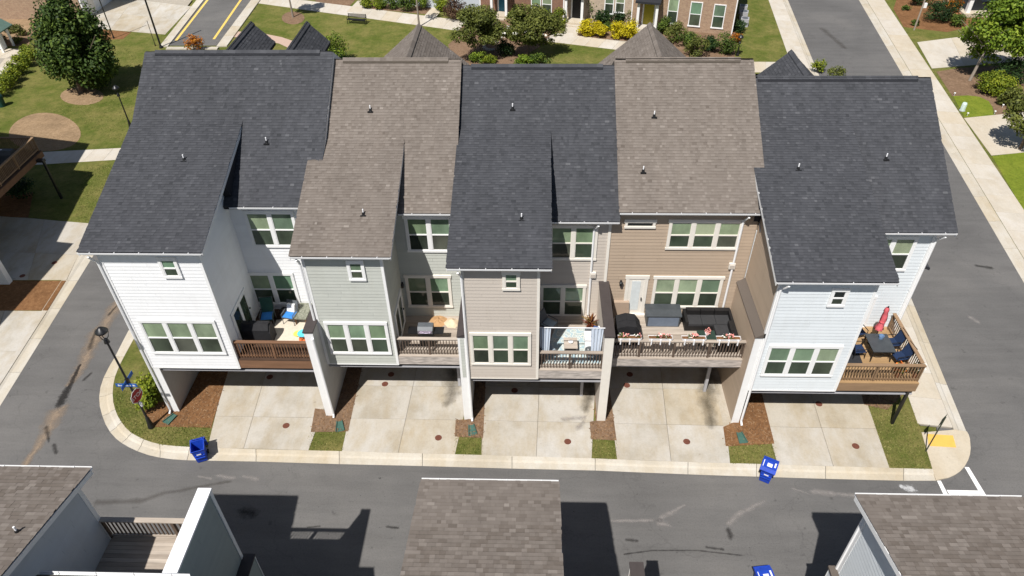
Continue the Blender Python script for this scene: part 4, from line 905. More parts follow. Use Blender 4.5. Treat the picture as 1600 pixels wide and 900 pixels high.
def pillow(x, y, z, w, d, h, tilt=0):                # soft block
    mb = MB(); n = 6; vs = []
    for i in range(n+1):
        for j in range(n+1):
            a,b = i/n*2-1, j/n*2-1; k = (1-abs(a)**4)*(1-abs(b)**4); vs.append((a,b,k))
    top = [(x+a*w/2, y+b*d/2, z+h*.5+k*h*.5) for a,b,k in vs]; bot = [(x+a*w/2, y+b*d/2, z+h*.5-k*h*.5) for a,b,k in vs]
    f = [(i*(n+1)+j,(i+1)*(n+1)+j,(i+1)*(n+1)+j+1,i*(n+1)+j+1) for i in range(n) for j in range(n)]; q = (n+1)**2
    return mb.add(top+bot, f+[tuple(q+k for k in reversed(g_)) for g_ in f])
def chair(name, label, px, py, z, rot, seat, frame, w=.58, d=.55, back=.55, high=False, cushion=None, pil=None, group=None):
    x,y = G(px,py,z) if py else px
    t = thing(name, label, 'chair', (x,y,z), R(rot), group)                 # faces -y before turning
    for sx in (-1,1):
        for sy in (-1,1): lobj('leg', MB().tube([(sx*w/2,sy*d/2,0),(sx*w/2,sy*d/2*.92,.42)], .018, 6), frame, t)
        lobj('armrest', MB().tube([(sx*w/2,-d/2,.42),(sx*w/2,-d/2,.62),(sx*w/2,d/2-.03,.64)], .022, 6), frame, t)
    lobj('seat', MB().box(-w/2+.02,w/2-.02,-d/2,d/2,.39,.43), seat, t)
    lobj('backrest', MB().extr_x([(d/2-.04,.42),(d/2+.18,.42+back),(d/2+.21,.42+back),(d/2,.42)], -w/2+.02, w/2-.02), seat, t)
    lobj('back_frame', MB().tube([(-w/2,d/2-.02,.4),(-w/2,d/2+.21,.44+back),(w/2,d/2+.21,.44+back),(w/2,d/2-.02,.4)], .018, 6), frame, t)
    if cushion: lobj('cushion', pillow(0,-.03,.43,w-.06,d-.02,.11), cushion, t, True)
    if pil: lobj('pillow', MB().extr_x([(d/2-.16,.54),(d/2-.02,.9),(d/2+.1,.88),(d/2-.02,.52)], -.2, .2), pil, t)
    return t
# --- white house deck
A = zf1+.004
x,y = G(455,516,A)
single('cream_rug', MB().prism([G(px,py,A) for px,py in ((432,500),(489,494),(489,536),(420,536))], A, A+.012), CREAM, 'large cream outdoor rug on the white house deck', 'rug', (x,y,A))
A2 = A+.012
chair('lounge_chair', 'dark green sling chair holding a bright blue cloth on the white house deck', 421, 504, A, 8, GREENF, GREYFR, .62, .6, .8, cushion=BLUE)
chair('patio_chair', 'metal patio chair with blue cushion and white pillow on the white house deck', 456, 502, A2, -12, GREYFR, GREYFR, .6, .55, .55, cushion=BLUE, pil=WHITEF)
x,y = G(476,497,A2); t = thing('patio_bench', 'olive woven bench on wooden legs beside the white privacy wall', 'bench', (x,y,A2), R(-4))
lobj('bench_top', MB().box(-.33,.33,-.55,.62,.40,.47), m_checks(), t)
for sx in (-.26,.26):
    for sy in (-.46,.52): lobj('leg', MB().box(sx-.03,sx+.03,sy-.03,sy+.03,0,.4), WOODB, t)
x,y = G(404,530,A); t = thing('covered_grill', 'black covered grill behind the brown deck railing', 'grill', (x,y,A))
lobj('cover', MB().extr_x([(-.32,0),(.34,0),(.32,.85),(.12,1.12),(-.14,1.12),(-.30,.85)], -.75, .75), BLACKM, t); lobj('cover_flap', MB().extr_x([(-.33,0),(.35,0),(.33,.7),(.1,1.0),(-.12,1.0),(-.31,.7)], .752, .80), BLACKM, t)
lobj('cover_seam', MB().extr_x([(-.325,.2),(.345,.2),(.327,.86),(.124,1.128),(-.144,1.128),(-.307,.86)], -.03, .0), BLACKM, t)
x,y = G(389,531,A); t = thing('wire_table', 'small wire side table with a crumpled white cloth in the deck corner', 'table', (x,y,A))
lobj('table_top', MB().box(-.25,.3,-.18,.18,.5,.52), GREYFR, t)
for sx in (-.22,.27):
    for sy in (-.15,.15): lobj('leg', MB().tube([(sx,sy,0),(sx,sy,.5)], .012, 5), GREYFR, t)
c = single('cloth', pillow(x+.12,y,A+.521,.36,.28,.16), WHITEF, 'crumpled white cloth lying on the small wire table', 'cloth', (x+.12,y,A+.521), smooth=True)
x,y = G(477,533,A2); t = thing('water_table', 'cyan and orange toy water table by the white pier', 'toy', (x,y,A2))
lobj('basin', MB().lathe([(.2,.0),(.26,.10),(.28,.12),(.24,.11)], (0,0,.42), 14), CYAN, t); lobj('tray', MB().lathe([(.18,0),(.22,.06),(.2,.05)], (-.28,.05,.40), 12), YEL, t); lobj('lower_ring', MB().lathe([(.24,0),(.27,.05),(.22,.06)], (0,0,.14), 14), ORN, t)
for k in range(3): a = k*2.1; lobj('leg', MB().tube([(.22*math.cos(a),.22*math.sin(a),0),(.15*math.cos(a),.15*math.sin(a),.44)], .025, 6), ORN, t)
x,y = G(447,494,A2); single('black_bag', MB().lathe([(.22,0),(.27,.15),(.24,.42),(.1,.55)], (x,y,A2), 10), BLACKM, 'rounded black bag between the two deck chairs', 'bag', (x,y,A2))
# --- sage house deck
B = zf2+.004
x,y = G(668,536,B); t = thing('gas_grill', 'open gas grill with chrome front and black side shelves on the sage deck', 'grill', (x,y,B))
lobj('cabinet', MB().box(-.33,.33,-.25,.25,.12,.72), BLACK, t); lobj('firebox', MB().box(-.36,.36,-.28,.28,.72,.88), BLACK, t)
lobj('lid', MB().extr_x([(-.28,.88),(-.27,1.08),(-.12,1.2),(.18,1.2),(.28,1.05),(.28,.88)], -.36, .36), GREYFR, t); lobj('lid_front', MB().extr_x([(-.292,.885),(-.285,1.07),(-.27,1.075),(-.28,.885)], -.34, .34), CHROME, t)
for s_ in (-1,1): lobj('side_shelf', MB().box(*sorted((s_*.37,s_*.86)),-.24,.24,.83,.87), BLACK, t)
lobj('handle', MB().tube([(-.26,-.33,.98),(.26,-.33,.98)], .018, 6), CHROME, t)
for sx in (-.28,.28):
    for sy in (-.2,.2): lobj('wheel', MB().extr_x([(sy+.06*math.cos(a*.785),.061+.06*math.sin(a*.785)) for a in range(8)], sx-.02, sx+.02), BLACK, t)
def crumple(px, py, z, rx, ry, h, seed, n=12):
    rnd = random.Random(seed); cx,cy = G(px,py,z); vs = [(cx,cy,z+h)]; f = []
    for r in range(1,4):
        for k in range(n):
            a = 2*math.pi*k/n; q = r/3*(1+rnd.uniform(-.22,.22)); vs.append((cx+rx*q*math.cos(a), cy+ry*q*math.sin(a), z+(h*(1-r/3)*rnd.uniform(.5,1.4) if r<3 else .003)))
    for k in range(n): f.append((0,1+k,1+(k+1)%n))
    for r in range(2):
        for k in range(n): a = 1+r*n+k; b = 1+r*n+(k+1)%n; f.append((a,a+n,b+n,b))
    return MB().add(vs,f),(cx,cy,z)
mb,p = crumple(685,502,B,.42,.38,.16,3); single('kraft_sheet', mb, KRAFT, 'crumpled brown paper sheet on the sage deck by the windows', 'paper', p)
mb,p = crumple(706,505,B,.38,.40,.30,4); single('cream_sack', mb, SACK, 'lumpy cream sack at the right wall of the sage deck', 'sack', p, smooth=True)
x,y = G(694,491.5,B); t = thing('push_broom', 'black push broom lying along the sage house wall', 'broom', (x,y,B)); lobj('handle', MB().tube([(-.5,.0,.05),(0,0,.05)], .018, 6), BLACK, t); lobj('head', MB().box(0,.22,-.05,.05,.01,.1), BLACK, t)
# --- beige house deck
D = zf3+.004
x,y = G(903,538,D)
single('patterned_rug', MB().prism([G(px,py,D) for px,py in ((866,514),(938,514),(940,568),(848,568))], D, D+.012), RUG, 'blue and cream patterned rug covering the beige house deck', 'rug', (x,y,D))
D2 = D+.012
chair('armchair', 'grey wicker armchair with pale cushion in the shaded corner of the beige deck', 857, 516, D2, 55, GREYFR, GREYFR, .65, .6, .55, cushion=CUSH_G)
chair('armchair', 'grey armchair with pale cushion tucked behind the left curtain', 856, 557, D2, 115, GREYFR, GREYFR, .62, .58, .5, cushion=CUSH_G)
x,y = G(891,546,D2); t = thing('coffee_table', 'square pale wood coffee table on the patterned rug', 'table', (x,y,D2))
lobj('table_top', MB().box(-.32,.32,-.36,.36,.40,.44), DK[2], t); lobj('shelf', MB().box(-.28,.28,-.32,.32,.12,.15), GREYFR, t)
for sx in (-.28,.28):
    for sy in (-.32,.32): lobj('leg', MB().box(sx-.025,sx+.025,sy-.025,sy+.025,0,.4), GREYFR, t)
t = single('bowl', MB().lathe([(.05,0),(.11,.07),(.12,.09),(.1,.08),(.03,.02)], (x,y,D2+.44), 14), WHITEF, 'white bowl on the coffee table', 'bowl', (x,y,D2+.44), smooth=True)
x,y = G(924,541,D2); t = thing('loveseat', 'white cushioned loveseat along the right wall of the beige deck', 'sofa', (x,y,D2))
lobj('base', MB().box(-.3,.36,-.62,.62,.05,.3), GREYFR, t); lobj('seat', MB().box(-.34,.24,-.6,.6,.3,.44), WHITEF, t); lobj('backrest', MB().extr_y([(.18,.442),(.36,.442),(.40,.78),(.30,.78)], -.6, .6), WHITEF, t)
for s_ in (-1,1): lobj('armrest', MB().box(-.3,.36,*sorted((s_*.62,s_*.70)),.05,.58), GREYFR, t)
lobj('pillow', MB().add([(-.05,.12,.5),(.2,.02,.5),(.3,.38,.6),(.05,.5,.6),(.0,.14,.82),(.24,.06,.82),(.34,.4,.9),(.1,.5,.9)], [(0,3,2,1),(4,5,6,7),(0,1,5,4),(1,2,6,5),(2,3,7,6),(3,0,4,7)]), DBLUE, t)
x,y = G(921,557,D2); t = thing('side_table', 'low dark table with white cups beside the right curtain', 'table', (x,y,D2))
lobj('table_top', MB().lathe([(.24,.0),(.24,.03)], (0,0,.42), 16), GREYFR, t); lobj('stem', MB().lathe([(.16,0),(.04,.05),(.04,.42)], (0,0,0), 10), GREYFR, t)
for dx in (-.08,.07): single('cup', MB().lathe([(.04,0),(.055,.1),(.05,.1),(.03,.02)], (x+dx,y,D2+.45), 10), WHITEF, 'white cup on the low dark table, %s one'%('left' if dx<0 else 'right'), 'cup', (x+dx,y,D2+.45))
def curtain(x0, x1, y, z0, z1, label):
    n = 22; vs = []; 
    for i in range(n+1):
        u = i/n; yy = y+.045*math.sin(u*math.pi*7)
        for z,k in ((z0,.75),(z1,1)): xm = (x0+x1)/2; vs.append((xm+(x0+(x1-x0)*u-xm)*k, yy, z))
    f = [(2*i,2*i+2,2*i+3,2*i+1) for i in range(n)]
    vs2 = [(a,b+.012,c) for a,b,c in vs]; m_ = len(vs); f2 = [tuple(m_+k for k in reversed(q)) for q in f]
    single('curtain', MB().add(vs+vs2, f+f2), CUSH_C, label, 'curtain', ((x0+x1)/2,y,z0), 'outdoor curtains of the beige deck', True)
CUSH_C = plain('pale_blue_curtain',(.56,.62,.70),.85,.06,4)
zr_ = 5.95; yr_ = 23.40
curtain(.34, .85, yr_, D+.55, zr_, 'pale blue outdoor curtain at the left end of the rod'); curtain(2.66, 3.22, yr_, D+.55, zr_, 'pale blue outdoor curtain at the right end of the rod')
single('curtain_rod', MB().tube([(.27,yr_,zr_+.03),(3.28,yr_,zr_+.03)], .022, 8), CAP_W, 'white curtain rod across the front of the beige deck', 'rod', (1.75,yr_,zr_))
# --- tan house deck
E4 = zf4-.046
x,y = G(980,530,E4); t = thing('covered_grill', 'tall black covered grill against the dark-capped wall', 'grill', (x,y,E4))
lobj('cover', MB().extr_y([(-.62,0),(.55,0),(.58,.75),(.30,1.15),(-.15,1.22),(-.6,1.05)], -.38, .55), BLACKM, t); lobj('hem', MB().box(-.66,.62,-.42,.58,0,.14), BLACKM, t); lobj('seam', MB().extr_y([(-.63,.2),(.56,.2),(.59,.76),(.31,1.165),(-.15,1.235),(-.61,1.06)], .05, .09), BLACKM, t)
x,y = G(968,489,E4); t = thing('covered_box', 'tan covered cabinet beside the tan house door', 'box', (x,y,E4)); lobj('cover', MB().add([(-.42,-.3,0),(.42,-.3,0),(.42,.2,0),(-.42,.2,0),(-.38,-.26,.92),(.38,-.26,.92),(.36,.18,1.02),(-.36,.18,1.02)], [(0,3,2,1),(4,5,6,7),(0,1,5,4),(1,2,6,5),(2,3,7,6),(3,0,4,7)]), TANC, t); lobj('hem', MB().box(-.44,.44,-.32,.22,0,.1), TANC, t)
x,y = G(1035,510,E4); t = thing('deck_box', 'slate grey storage box with blue-grey front under the tan house window', 'box', (x,y+.4,E4))
lobj('bin', MB().box(-.8,.8,-.42,.36,0,.66), BOXG, t); lobj('front_panel', MB().box(-.74,.74,-.435,-.421,.04,.60), BOXB, t); lobj('lid', MB().extr_x([(-.46,.66),(-.46,.72),(-.05,.80),(.40,.78),(.40,.66)], -.86, .86), BOXG, t)
x0,y0 = G(1072,511,E4); x1 = 9.72; yb_ = 26.55
t = thing('sectional_sofa', 'black wicker L-shaped sectional sofa with charcoal cushions in the deck corner', 'sofa', ((x0+x1)/2,yb_-.8,E4))
ys = yb_-.95; ye = 24.15
obj('base', box(x0,x1,ys,yb_-.1,E4+.02,E4+.34), WICK, t); obj('base', box(x1-.95,x1,ye,ys-.002,E4+.02,E4+.34), WICK, t)
obj('backrest', box(x0,x1,yb_-.1,yb_+.02,E4+.02,E4+.70), WICK, t); obj('backrest', box(x1-.1,x1+.02,ye,yb_-.102,E4+.02,E4+.70), WICK, t); obj('armrest', box(x0-.14,x0-.002,ys,yb_+.02,E4+.02,E4+.58), WICK, t)
n_ = 3; w_ = (x1-.1-x0)/n_
for i in range(n_): obj('seat_cushion', box(x0+i*w_+.01,x0+(i+1)*w_-.01,ys-.02,yb_-.28,E4+.34,E4+.47), CUSH_D, t); obj('back_cushion', box(x0+i*w_+.02,x0+(i+1)*w_-.02,yb_-.27,yb_-.11,E4+.36,E4+.74), WICK, t)
for i in range(2): obj('seat_cushion', box(x1-.92,x1-.28,ye+i*.73+.01,ye+(i+1)*.73-.01,E4+.341,E4+.47), CUSH_D, t); obj('back_cushion', box(x1-.27,x1-.11,ye+i*.73+.02,ye+(i+1)*.73-.02,E4+.36,E4+.72), WICK, t)
x,y = G(1102,534,E4); t = thing('deck_table', 'dark green square table in front of the black sectional', 'table', (x,y,E4)); lobj('table_top', MB().box(-.42,.42,-.34,.34,.38,.43), DGREEN, t)
for sx in (-.36,.36):
    for sy in (-.28,.28): lobj('leg', MB().box(sx-.03,sx+.03,sy-.03,sy+.03,0,.38), DGREEN, t)
LEAF = by_rnd('leaf_mid_green',[(0,(.018,.035,.007)),(.5,(.055,.095,.015)),(1,(.15,.20,.03))],.6,.15,2,translucent=.2); 
def blobs(mb, c, rx, ry, rz, n, s, rnd=random):
    for _ in range(n):
        a = rnd.uniform(0,6.283); q = rnd.random()**.5; p = Vector((c[0]+rx*q*math.cos(a), c[1]+ry*q*math.sin(a), c[2]+rz*rnd.uniform(-.3,1)))
        d1 = Vector((rnd.gauss(0,1),rnd.gauss(0,1),rnd.gauss(0,.5))).normalized()*s; d2 = d1.cross(Vector((rnd.gauss(0,1),rnd.gauss(0,1),rnd.gauss(0,1)))).normalized()*s*.7
        mb.add([p-d1,p-d2,p+d1,p+d2], [(0,1,2,3)], rnd.random())
x_,y_ = x,y; t = thing('flower_pot', 'white pot of pink flowers on the dark green table', 'flower pot', (x,y,E4+.43)); lobj('pot', MB().lathe([(.07,0),(.11,.16),(.1,.16)], (0,0,0), 12), WHITEF, t); mb = MB(); blobs(mb,(0,0,.22),.14,.14,.16,40,.045); lobj('flowers', mb, PINKF, t)
yrl = 23.68+.16
for i,px in enumerate((983,1031,1083,1137)):
    cx = YP(px,534,yrl+.05)[0]; zt_ = E4+1.05
    t = thing('rail_planter', '%s white rail planter of pink flowers on the tan deck railing'%('leftmost','second from left','third from left','rightmost')[i], 'planter', (cx,yrl,zt_), 0, 'white flower planters hung on the railing')
    lobj('trough', MB().add([(-.52,-.02,.002),(.52,-.02,.002),(.52,.15,.002),(-.52,.15,.002),(-.56,-.05,.16),(.56,-.05,.16),(.56,.18,.16),(-.56,.18,.16)], [(0,3,2,1),(0,1,5,4),(1,2,6,5),(2,3,7,6),(3,0,4,7)]), CAP_W, t)
    lobj('soil', MB().box(-.53,.53,-.03,.16,.10,.13), A_MULCH, t)
    for hx in (-.42,0,.42): lobj('hook', MB().box(hx-.025,hx+.025,-.12,-.05,-.18,.12), CAP_W, t)
    mb = MB(); mp = MB(); mw = MB()
    for k in range(4): q = random.uniform(-.48,.48); blobs(mb,(q,.06,.16),.12,.08,.14,14,.05); blobs(mp,(q+.05,.06,.24),.12,.09,.12,9,.05); blobs(mw,(q-.08,.06,.24),.1,.09,.1,4,.045)
    lobj('leaves', mb, LEAF, t); lobj('flowers', mp, PINKF, t); lobj('pale_flowers', mw, WHITEPET, t)
# --- pale blue house deck
H5z = zf5+.004
tp = [G(px,py,H5z+.74) for px,py in ((1352.5,524),(1386,524),(1400,546),(1364,548))]; cx = sum(p[0] for p in tp)/4; cy = sum(p[1] for p in tp)/4
t = thing('dining_table', 'dark rectangular patio table on the golden corner deck', 'table', (cx,cy,H5z)); lobj('table_top', MB().box(-.53,.53,-.62,.62,.70,.74), BOXG, t)
for sx in (-.46,.46):
    for sy in (-.55,.55): lobj('leg', MB().tube([(sx,sy,0),(sx*.95,sy*.95,.7)], .025, 6), BLACK, t)
lobj('foot_ring', MB().tube([(.35*math.cos(a*.628),.35*math.sin(a*.628),.12) for a in range(11)], .014, 5), BLACK, t)
t = thing('patio_umbrella', 'closed coral red patio umbrella standing by the dark table', 'umbrella', (cx+.12,cy+.72,H5z))
lobj('pole', MB().tube([(0,0,0),(0,0,2.35)], .022, 8), BLACK, t); lobj('base', MB().lathe([(.24,0),(.24,.06),(.05,.12),(.04,.3)], (0,0,0), 16), BLACK, t)
n = 16; vs = []; prof = [(.05,2.35),(.09,2.25),(.105,2.12),(.085,2.05),(.115,1.85),(.13,1.6),(.115,1.35),(.15,1.12),(.19,1.0),(.17,.95)]
for r_,z_ in prof:
    for k in range(n): rr = r_*(1+.22*math.sin(k*math.pi)*0+.20*(1 if k%2 else -1)); vs.append((rr*math.cos(6.2832*k/n)+.02*math.sin(z_*5),rr*math.sin(6.2832*k/n),z_))
lobj('canopy', MB().add(vs,[(i*n+k,i*n+(k+1)%n,(i+1)*n+(k+1)%n,(i+1)*n+k) for i in range(len(prof)-1) for k in range(n)]), PINK, t, True); lobj('finial', MB().lathe([(.03,2.35),(.04,2.4),(.01,2.44)],(0,0,0),8), BLACK, t)
lobj('tie_strap', MB().lathe([(.14,1.42),(.142,1.47)],(.01,0,0),16), PINK, t)
t = single('blue_bucket', MB().lathe([(.10,0),(.13,.18),(.12,.18),(.09,.02)], (cx+.12,cy+.3,H5z+.74), 12), plain('blue_glaze',(.16,.26,.42),.3,.2,6), 'blue glazed bowl on the dark patio table', 'bowl', (cx+.12,cy+.3,H5z+.74))
for dx,dy,rot,w in ((-.55,1.15,15,'behind the table near the blue house wall'),(.78,.38,-84,'right of the table, nearer the house'),(.80,-.55,-80,'right of the table, nearer the front railing'),(-.98,-.1,95,'left of the table beside the blue house bay')):
    chair('sling_chair', 'navy sling chair '+w, (cx+dx,cy+dy), None, H5z, rot, NAVY, BLACK, .58, .56, .62, group='navy chairs around the patio table')
x,y = G(1337,560,H5z); single('dark_mat', MB().prism([G(px,py,H5z) for px,py in ((1336,535),(1349,571),(1322,574),(1310,574))], H5z, H5z+.012), MAT_D, 'dark floor mat on the golden corner deck', 'mat', (x,y,H5z))
for px,py,fm,lb in ((1402,592,ORANGEF,'orange'),(1429,592,WHITEPET,'white')):
    x,y = G(px,py-4,H5z); y = 23.38; t = thing('flower_pot', 'pot of %s flowers behind the corner deck railing'%lb, 'flower pot', (x,y,H5z)); lobj('pot', MB().lathe([(.12,0),(.17,.26),(.15,.26)],(0,0,0),12), TERRA, t)
    mb = MB(); blobs(mb,(0,0,.34),.26,.2,.4,120,.06); lobj('leaves', mb, LEAF, t); mb = MB(); blobs(mb,(0,0,.5),.28,.2,.32,60,.06); lobj('flowers', mb, fm, t)
# red plant of the beige deck
REDL = by_rnd('red_brown_leaf',[(0,(.05,.018,.012)),(.5,(.16,.04,.02)),(1,(.22,.14,.03))],.5,.1,2)
x,y = G(922,518,D2); t = thing('red_plant', 'potted plant with long red-brown leaves in the beige deck corner', 'plant', (x,y,D2)); lobj('pot', MB().lathe([(.14,0),(.2,.34),(.17,.34)],(0,0,0),12), TERRA, t); mb = MB()
for k in range(46):
    a = random.uniform(0,6.283); e = random.uniform(.3,1.3); L = random.uniform(.35,.65); p = Vector((0,0,.35+random.uniform(0,.35))); d = Vector((math.cos(a)*math.cos(e),math.sin(a)*math.cos(e),math.sin(e))); s_ = Vector((-math.sin(a),math.cos(a),0))*.05
    mb.add([p,p+d*L*.5+s_,p+d*L+Vector((0,0,-.08)),p+d*L*.5-s_],[(0,1,2,3)],random.random())
lobj('leaves', mb, REDL, t)

# ================================================================ STREET FURNITURE
BINB = plain('blue_bin_plastic',(.010,.050,.40),.48,.22,5,spec=.4); BLUESIGN = plain('blue_sign',(.01,.09,.36),.4,.05,5); REDSIGN = plain('red_sign',(.33,.008,.014),.4,.05,5); SIGNW = plain('sign_white',(.75,.75,.75),.4,.03,5); SIGNBACK = plain('green_grey_sign_back',(.055,.065,.045),.6,.1,5)
def bin_(px, py, rot, label, opened=False, z=.012, loc=None):
    x,y = loc or G(px,py,z); t = thing('recycling_bin', label, 'recycling bin', (x,y,z), R(rot), 'blue recycling bins at the kerb')
    w0,d0,w1,d1,h = .22,.23,.29,.33,.96
    def fr(w,d,z_): return [(-w,-d,z_),(w,-d,z_),(w,d,z_),(-w,d,z_)]
    vs = fr(w0,d0,.04)+fr(w1-.02,d1-.02,h-.10)+fr(w1,d1,h-.06)+fr(w1+.02,d1+.02,h)+fr(w1-.02,d1-.02,h)+fr(w0-.02,d0-.02,.10)
    lobj('body', MB().add(vs, [(3,2,1,0)]+[(a*4+k,a*4+(k+1)%4,(a+1)*4+(k+1)%4,(a+1)*4+k) for a in range(5) for k in range(4)]+[(20,21,22,23)]), BINB, t)
    for k,(zz) in enumerate((.42,.55)): lobj('rib', MB().box(-.2-.04*zz,.2+.04*zz,-.34+.02*k-.01,-.30+.02*k,zz,zz+.03), BINB, t)
    for s_ in (-1,1): lobj('wheel', MB().extr_x([(.26+.11*math.cos(a*.628),.112+.11*math.sin(a*.628)) for a in range(10)], *sorted((s_*.25,s_*.31))), BLACKM, t)
    lobj('axle', MB().tube([(-.3,.26,.112),(.3,.26,.112)], .015, 6), BLACKM, t); lobj('handle', MB().tube([(-.22,.42,.95),(.22,.42,.95)], .02, 6), BINB, t)
    lobj('handle_bracket', MB().box(-.24,-.19,.34,.44,.92,.98).box(.19,.24,.34,.44,.92,.98), BINB, t)
    if opened: lid = lobj('lid', MB().extr_x([(.46,.93),(.53,.88),(.60,.25),(.56,.22),(.49,.85),(.43,.90)], -.33, .33), BINB, t)
    else:
        lid = lobj('lid', MB().extr_x([(-.42,.985),(-.42,1.03),(-.25,1.10),(.20,1.10),(.42,1.03),(.42,.985)], -.34, .34), BINB, t)
        lobj('lid_label', MB().box(-.10,.12,-.16,.04,1.101,1.104), SIGNW, lid); lobj('lid_mark', MB().box(-.28,-.25,-.22,.16,1.101,1.103), SIGNW, lid); lobj('lid_mark', MB().box(.2,.27,-.1,.16,1.101,1.103), SIGNW, lid)
    lobj('side_label', MB().box(-.10,.10,-.345,-.338,.66,.73), SIGNW, t)
    return t
bin_(317, 716, 22, 'open blue recycling bin on the kerb below the white house', True)
bin_(1195, 748, -28, 'closed blue recycling bin with white labels by the kerb in front of the blue house')
bin_(0, 0, 8, 'closed blue recycling bin at the bottom edge between roofs', loc=(9.28,14.5))
GREENBIN = plain('dark_green_plastic',(.01,.055,.045),.5,.1,4)
x,y = G(4,166,.1); t = thing('trash_can', 'dark green litter bin on the lawn at the left edge', 'litter bin', (x,y,.1)); lobj('body', MB().lathe([(.3,0),(.36,.9),(.34,.95)],(0,0,0),14), GREENBIN, t); lobj('lid', MB().lathe([(.37,.95),(.3,1.08),(.1,1.15)],(0,0,0),14), GREENBIN, t)
def lamp_post(x, y, z0, h, label, arms=True, r=.06):
    t = thing('lamp_post', label, 'street lamp', (x,y,z0), 0, 'black street lamps')
    lobj('base', MB().lathe([(.17,0),(.17,.08),(.12,.3),(.085,.7),(r,.75)],(0,0,0),12), BLACK, t)
    lobj('pole', MB().tube([(0,0,.7),(0,0,h-.75)], [r,r*.8], 10), BLACK, t)
    lobj('collar', MB().lathe([(r*.8,0),(.13,.06),(.10,.22),(.05,.30)],(0,0,h-.80),12), BLACK, t)
    for k in range(3):
        a = k*2.094+.5; lobj('yoke_arm', MB().tube([(0,0,h-.6),(.16*math.cos(a),.16*math.sin(a),h-.42),(.25*math.cos(a),.25*math.sin(a),h-.12)], .018, 6), BLACK, t)
    hd = lobj('lamp_head', MB().lathe([(.08,-.14),(.24,-.13),(.28,-.08),(.25,-.02),(.18,.05),(.10,.14),(.03,.18)],(0,0,h),18), BLACK, t, True)
    lobj('lamp_lens', MB().lathe([(.20,-.16),(.22,-.142)],(0,0,h),16), GREYFR, hd)
    return t
lx,ly = G(237,667,.1)
lp = lamp_post(lx, ly, .1, 6.6, 'tall black street lamp carrying a stop sign at the left corner')
def text_mesh(s, size, name):
    cu = bpy.data.curves.new(name, 'FONT'); cu.body = s; cu.size = size; cu.align_x = 'CENTER'; cu.align_y = 'CENTER'; cu.extrude = .003
    o = bpy.data.objects.new(name, cu); C.objects.link(o); dg = bpy.context.evaluated_depsgraph_get(); me = bpy.data.meshes.new_from_object(o.evaluated_get(dg)); bpy.data.objects.remove(o); return me
rx = Vector((.22,.975,0)).normalized(); nrm = Vector((rx.y,-rx.x,0)); face = Matrix((rx,Vector((0,0,1)),nrm)).transposed().to_4x4()
def octagon(r): return [(r*math.cos(math.pi/8+k*math.pi/4), r*math.sin(math.pi/8+k*math.pi/4)) for k in range(8)]
ss = thing('stop_sign', 'red octagonal stop sign mounted on the left corner street lamp', 'stop sign', (lx,ly,2.45)); ss.rotation_euler = face.to_euler(); 
lobj('border', MB().prism(octagon(.40), .09, .10), SIGNW, ss); lobj('plate', MB().prism(octagon(.37), .1005, .104), REDSIGN, ss); lobj('bracket', MB().box(-.03,.03,-.2,.2,.05,.09), BLACK, ss)
me = text_mesh('STOP', .30, 'lettering'); me.materials.clear(); me.materials.append(SIGNW); o = link('lettering', me, ss, (0,0,.108))
ns = thing('street_name_sign', 'crossed blue street name blades on the left corner lamp', 'street sign', (lx,ly,3.25))
lobj('blade', MB().box(-.58,.42,-.10,-.08,-.1,.1), BLUESIGN, ns); lobj('blade', MB().box(-.02,.0,-.55,.55,.12,.32), BLUESIGN, ns); lobj('mount', MB().lathe([(.09,-.12),(.09,.34)],(0,0,0),10), BLACK, ns)
xx = -.48
for k,wd in enumerate((.08,.06,.05,0,.05,.06,.05,.06,.06,0,.08,.06)):
    if wd: lobj('letter_mark', MB().box(xx,xx+wd*.7,-.104,-.1005,-.05,.05 if k in (0,10) else .025), SIGNW, ns)
    xx += .07
x = lx+.0; single('white_tag', MB().lathe([(.06,0),(.07,.2),(.04,.26)],(lx+.12,ly-.05,1.75),10), SIGNW, 'small white box on the lamp pole below the stop sign', 'box', (lx+.12,ly-.05,1.75))
x,y = G(1446.5,705,.1); t = thing('street_sign', 'sign on a thin post seen from behind at the corner ramp', 'road sign', (x,y,.1), R(40)); lobj('post', MB().tube([(0,0,0),(0,0,2.5)], .03, 6), SIGNBACK, t); lobj('plate', MB().box(-.23,.23,.032,.042,1.95,2.5), SIGNBACK, t); lobj('bolt', MB().box(-.02,.02,-.01,.03,2.3,2.34), BLACK, t)
for px,py,h,lb in ((205,200,3.6,'black lamp beside the left edge of the charcoal roof'),(1152,87,1.9,'low black garden lamp at the corner of the brick house')): x,y = G(px,py,.1); lamp_post(x,y,.1,h,lb)
for px,py,h,lb,r in ((178,60,6.6,'thin dark pole beside the upper left driveway',.06),(252,75,8.5,'thick dark pole behind the charcoal roof by the parking stub',.10),(243,72,2.6,'thin sign post next to the thick dark pole',.035)):
    x,y = G(px,py,.1); t = thing('utility_pole', lb, 'pole', (x,y,.1)); lobj('shaft', MB().tube([(0,0,0),(0,0,h)], [r,r*.8], 8), BLACK, t); lobj('foot', MB().lathe([(r*1.8,0),(r*1.8,.1),(r,.3)],(0,0,0),10), BLACK, t)
